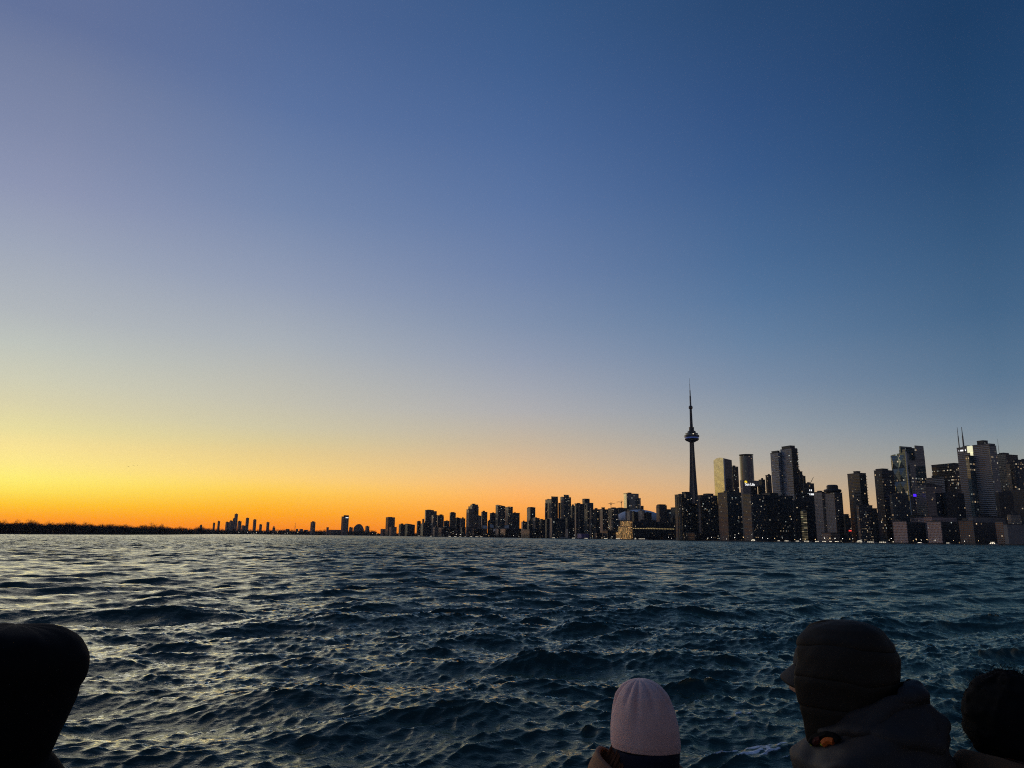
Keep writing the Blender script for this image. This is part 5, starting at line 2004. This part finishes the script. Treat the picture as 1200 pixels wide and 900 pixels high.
# --- the large hooded figure at right, turned to the left
def hooded_person():
    d = 2.36
    h = place(978, 800, d)
    yaw, hy = R(20), R(42)
    root, hz = person('large person in a dark quilted hood, cap and grey shell jacket, turned left', h, yaw, 1.12, 'shell', head_yaw=hy)
    # hood: rows in a frame turned with the head; front is +Y of that frame
    tab = [(0, (-.16, .098, .110, .0)), (.14, (-.115, .104, .118, .0)), (.32, (-.045, .116, .136, -.004)), (.5, (.022, .128, .154, -.014)), (.66, (.076, .124, .150, -.016)),
           (.78, (.116, .108, .132, -.012)), (.88, (.145, .082, .102, -.012)), (.95, (.162, .052, .066, -.01)), (1, (.169, .022, .030, -.01))]
    rows = []
    for i in range(70):
        t = i / 69
        z, rx, ry, cy = interp(tab, t)
        cy -= .032 * max(0, (t - .62) / .38) ** 1.6
        rows.append((z * .96, 0, cy, rx * .92, ry * .91))
    seams = (.30, .50, .74)

    def fn(a, t, p):
        c = Vector((0, -.008, p.z))
        k = 1.0
        for s in seams:
            k -= .055 * math.exp(-((t - s - .006 * math.sin(3 * a)) / .010) ** 2) - .012 * math.exp(-((t - s) / .06) ** 2)
        k += .02
        # front lip of the hood is gathered, crown shows a few folds
        k += .05 * math.sin(a * 11 + 5 * t) * max(0, t - .6) * (.5 + .5 * math.cos(a))
        k += .010 * math.sin(a * 19 + 31 * t) * math.sin(a * 7)
        return wr(wr(c + (p - c) * k, 8, .013, 4), 24, .003, 9)
    bm = loft(rows, 52, fn, gap=lambda t: .78 * (1 - max(0, (t - .6) / .4) ** 1.5) + .03)
    hood = put(bm, 'hood', 'olive', root, (0, 0, hz), (0, 0, hy), solid=.012)
    # cap and its peak, under the hood
    rows = [(.045, 0, .004, .083, .103), (.08, 0, .002, .080, .099), (.11, 0, 0, .066, .082), (.128, 0, 0, .038, .05)]
    bm = loft(rows, 32)
    cap = put(bm, 'cap', 'greycap', root, (0, 0, hz), (0, 0, hy))
    bm = bmesh.new()
    n = 14
    up = []
    for i in range(n + 1):
        a = -1.05 + 2.1 * i / n
        f = math.cos(a * .9) ** .5
        up.append((bm.verts.new((.083 * math.sin(a), .095 * math.cos(a), .052 - .02 * abs(math.sin(a)))),
                   bm.verts.new((.088 * math.sin(a), .088 * math.cos(a) + .060 * f, .020 - .030 * abs(math.sin(a)) ** 1.5 - .012))))
    for p, q in zip(up, up[1:]):
        bm.faces.new([p[0], p[1], q[1], q[0]])
    put(bm, 'peak', 'greycap', cap, solid=.006)
    # folded shell hood and collar lying on the shoulders
    rows = []
    prof = [(-.265, .250, .175), (-.24, .262, .190), (-.20, .258, .190), (-.165, .235, .180), (-.135, .205, .168), (-.11, .178, .152), (-.092, .155, .138), (-.085, .135, .122), (-.095, .118, .110)]
    tabp = [(i / (len(prof) - 1), v) for i, v in enumerate(prof)]
    for i in range(57):
        z, rx, ry = interp(tabp, i / 56)
        rows.append((z, .0, -.075 + .03 * (z + .26), rx * .92, ry * .92))

    def fc(a, t, p):
        # higher behind the neck (a = pi), falling to the front
        b = .5 - .5 * math.cos(a)
        p.z += .085 * b * t - .055 * (1 - b)
        r = 1 + .02 * math.sin(5 * a + 6 * t) + .022 * math.sin(11 * a - 9 * t + 3 * math.sin(2 * a)) + .05 * math.exp(-((t - .45 - .08 * math.sin(2 * a)) / .08) ** 2) - .05 * math.exp(-((t - .62 - .08 * math.sin(2 * a)) / .04) ** 2)
        c = Vector((0, -.06, p.z))
        q = wr(c + (p - c) * r, 7, .018, 6)
        # sharp creases of a stiff shell
        cr = (1 - abs(noise.noise(Vector((p.x * 6, p.y * 6, p.z * 9 + 3)))) * 2.2)
        q += (q - c).normalized() * .020 * max(0, cr) ** 4
        return wr(q, 19, .006, 11)
    bm = loft(rows, 110, fc, closed_top=False)
    put(bm, 'folded_hood', 'shell', root, (.012, .0, hz + .026), (0, 0, hy), solid=.012)
    # bright webbing showing at a pocket mouth on the left shoulder, laid on the jacket
    bpy.context.view_layer.update()
    dg = bpy.context.evaluated_depsgraph_get()
    inv = Matrix.Rotation(-yaw, 3, 'Z')
    for nm, mt, pxs in (('pocket_flap', 'blackcloth', [(951, 873), (956, 866), (963, 862), (971, 861), (979, 864), (984, 869)]),
                        ('strap', 'orange', [(967, 872), (971, 869), (975, 868), (979, 871)]),
                        ('strap', 'darkred', [(957, 872), (961, 868), (965, 867)]),
                        ('cord', 'lime', [(951, 874), (954, 869), (958, 867)]), ('cord', 'lime', [(964, 873), (967, 868), (971, 866)])):
        pts = []
        for (px, py) in pxs:
            d = ray(px, py)
            ok, loc, nor, _, _, _ = S.ray_cast(dg, Vector((0, 0, CAM_H)), d)
            if ok and (loc - Vector((0, 0, CAM_H))).length < 3.5:
                pts.append(inv @ (loc + nor * .004 - root.location))
        if len(pts) < 2:
            continue
        m = MB()
        w = {'pocket_flap': .010, 'strap': .011, 'cord': .004}[nm]
        for q0, q1 in zip(pts, pts[1:]):
            m.bar(q0, q1, w, w, 8)
        for q0 in pts[1:-1]:
            m.lathe([(0, q0.z - w), (w * .8, q0.z - w * .6), (w, q0.z), (w * .8, q0.z + w * .6), (0, q0.z + w)], 8, q0.x, q0.y)
        m.build(nm, M[mt], root, True)
    return root


# --- right edge: black fleecy hat, tan lining, dark red coat
def right_person():
    d = 2.52
    h = place(1191, 856, d)
    yaw = R(12)
    root, hz = person('person in a black fleecy hat and dark red coat with tan lining, right edge', h, yaw, 1.0, 'darkred')
    tab = [(0, (-.052, .098, .112)), (.15, (-.028, .110, .124)), (.32, (.0, .117, .130)), (.48, (.045, .112, .126)), (.62, (.085, .094, .110)), (.76, (.118, .070, .084)), (.9, (.142, .045, .055)), (1, (.152, .02, .025))]
    rows = []
    for i in range(30):
        t = i / 29
        z, rx, ry = interp(tab, t)
        rows.append((hz + z, -.018 * t, -.004, rx, ry))
    bm = loft(rows, 56, lambda a, t, p: wr(wr(p, 22, .012, 9), 60, .008, 2))
    hat = put(bm, 'fleecy_hat', 'blackcloth', root)
    # loose fleece: thousands of short fibres
    rn = random.Random(8)
    vs = [v.co.copy() for v in hat.data.vertices]
    m = MB()
    c = Vector((0, 0, hz + .03))
    for _ in range(5000):
        p = rn.choice(vs) + Vector((rn.gauss(0, .006), rn.gauss(0, .006), rn.gauss(0, .006)))
        n = (p - c).normalized()
        q = p + (n + Vector((rn.gauss(0, .6), rn.gauss(0, .6), rn.gauss(0, .6)))).normalized() * rn.uniform(.003, .009)
        t = n.cross(Vector((rn.random(), rn.random(), rn.random()))).normalized() * .0008
        m.face([p - t, p + t, q])
    m.build('fleece', M['blackcloth'], hat)
    rows = [(hz - .16, -.01, -.01, .165, .15), (hz - .13, -.01, -.01, .155, .145), (hz - .112, -.01, -.01, .143, .138), (hz - .09, -.01, -.008, .130, .128), (hz - .08, -.01, -.006, .116, .118)]
    bm = loft(rows, 44, lambda a, t, p: wr(Vector((p.x, p.y, p.z + .03 * max(0, -math.sin(a + .5)))), 12, .012, 3), gap=lambda t: .4, closed_top=False)
    put(bm, 'collar_lining', 'furtan', root, solid=.016)
    return root


left_person()
pink_person()
hooded_person()
right_person()
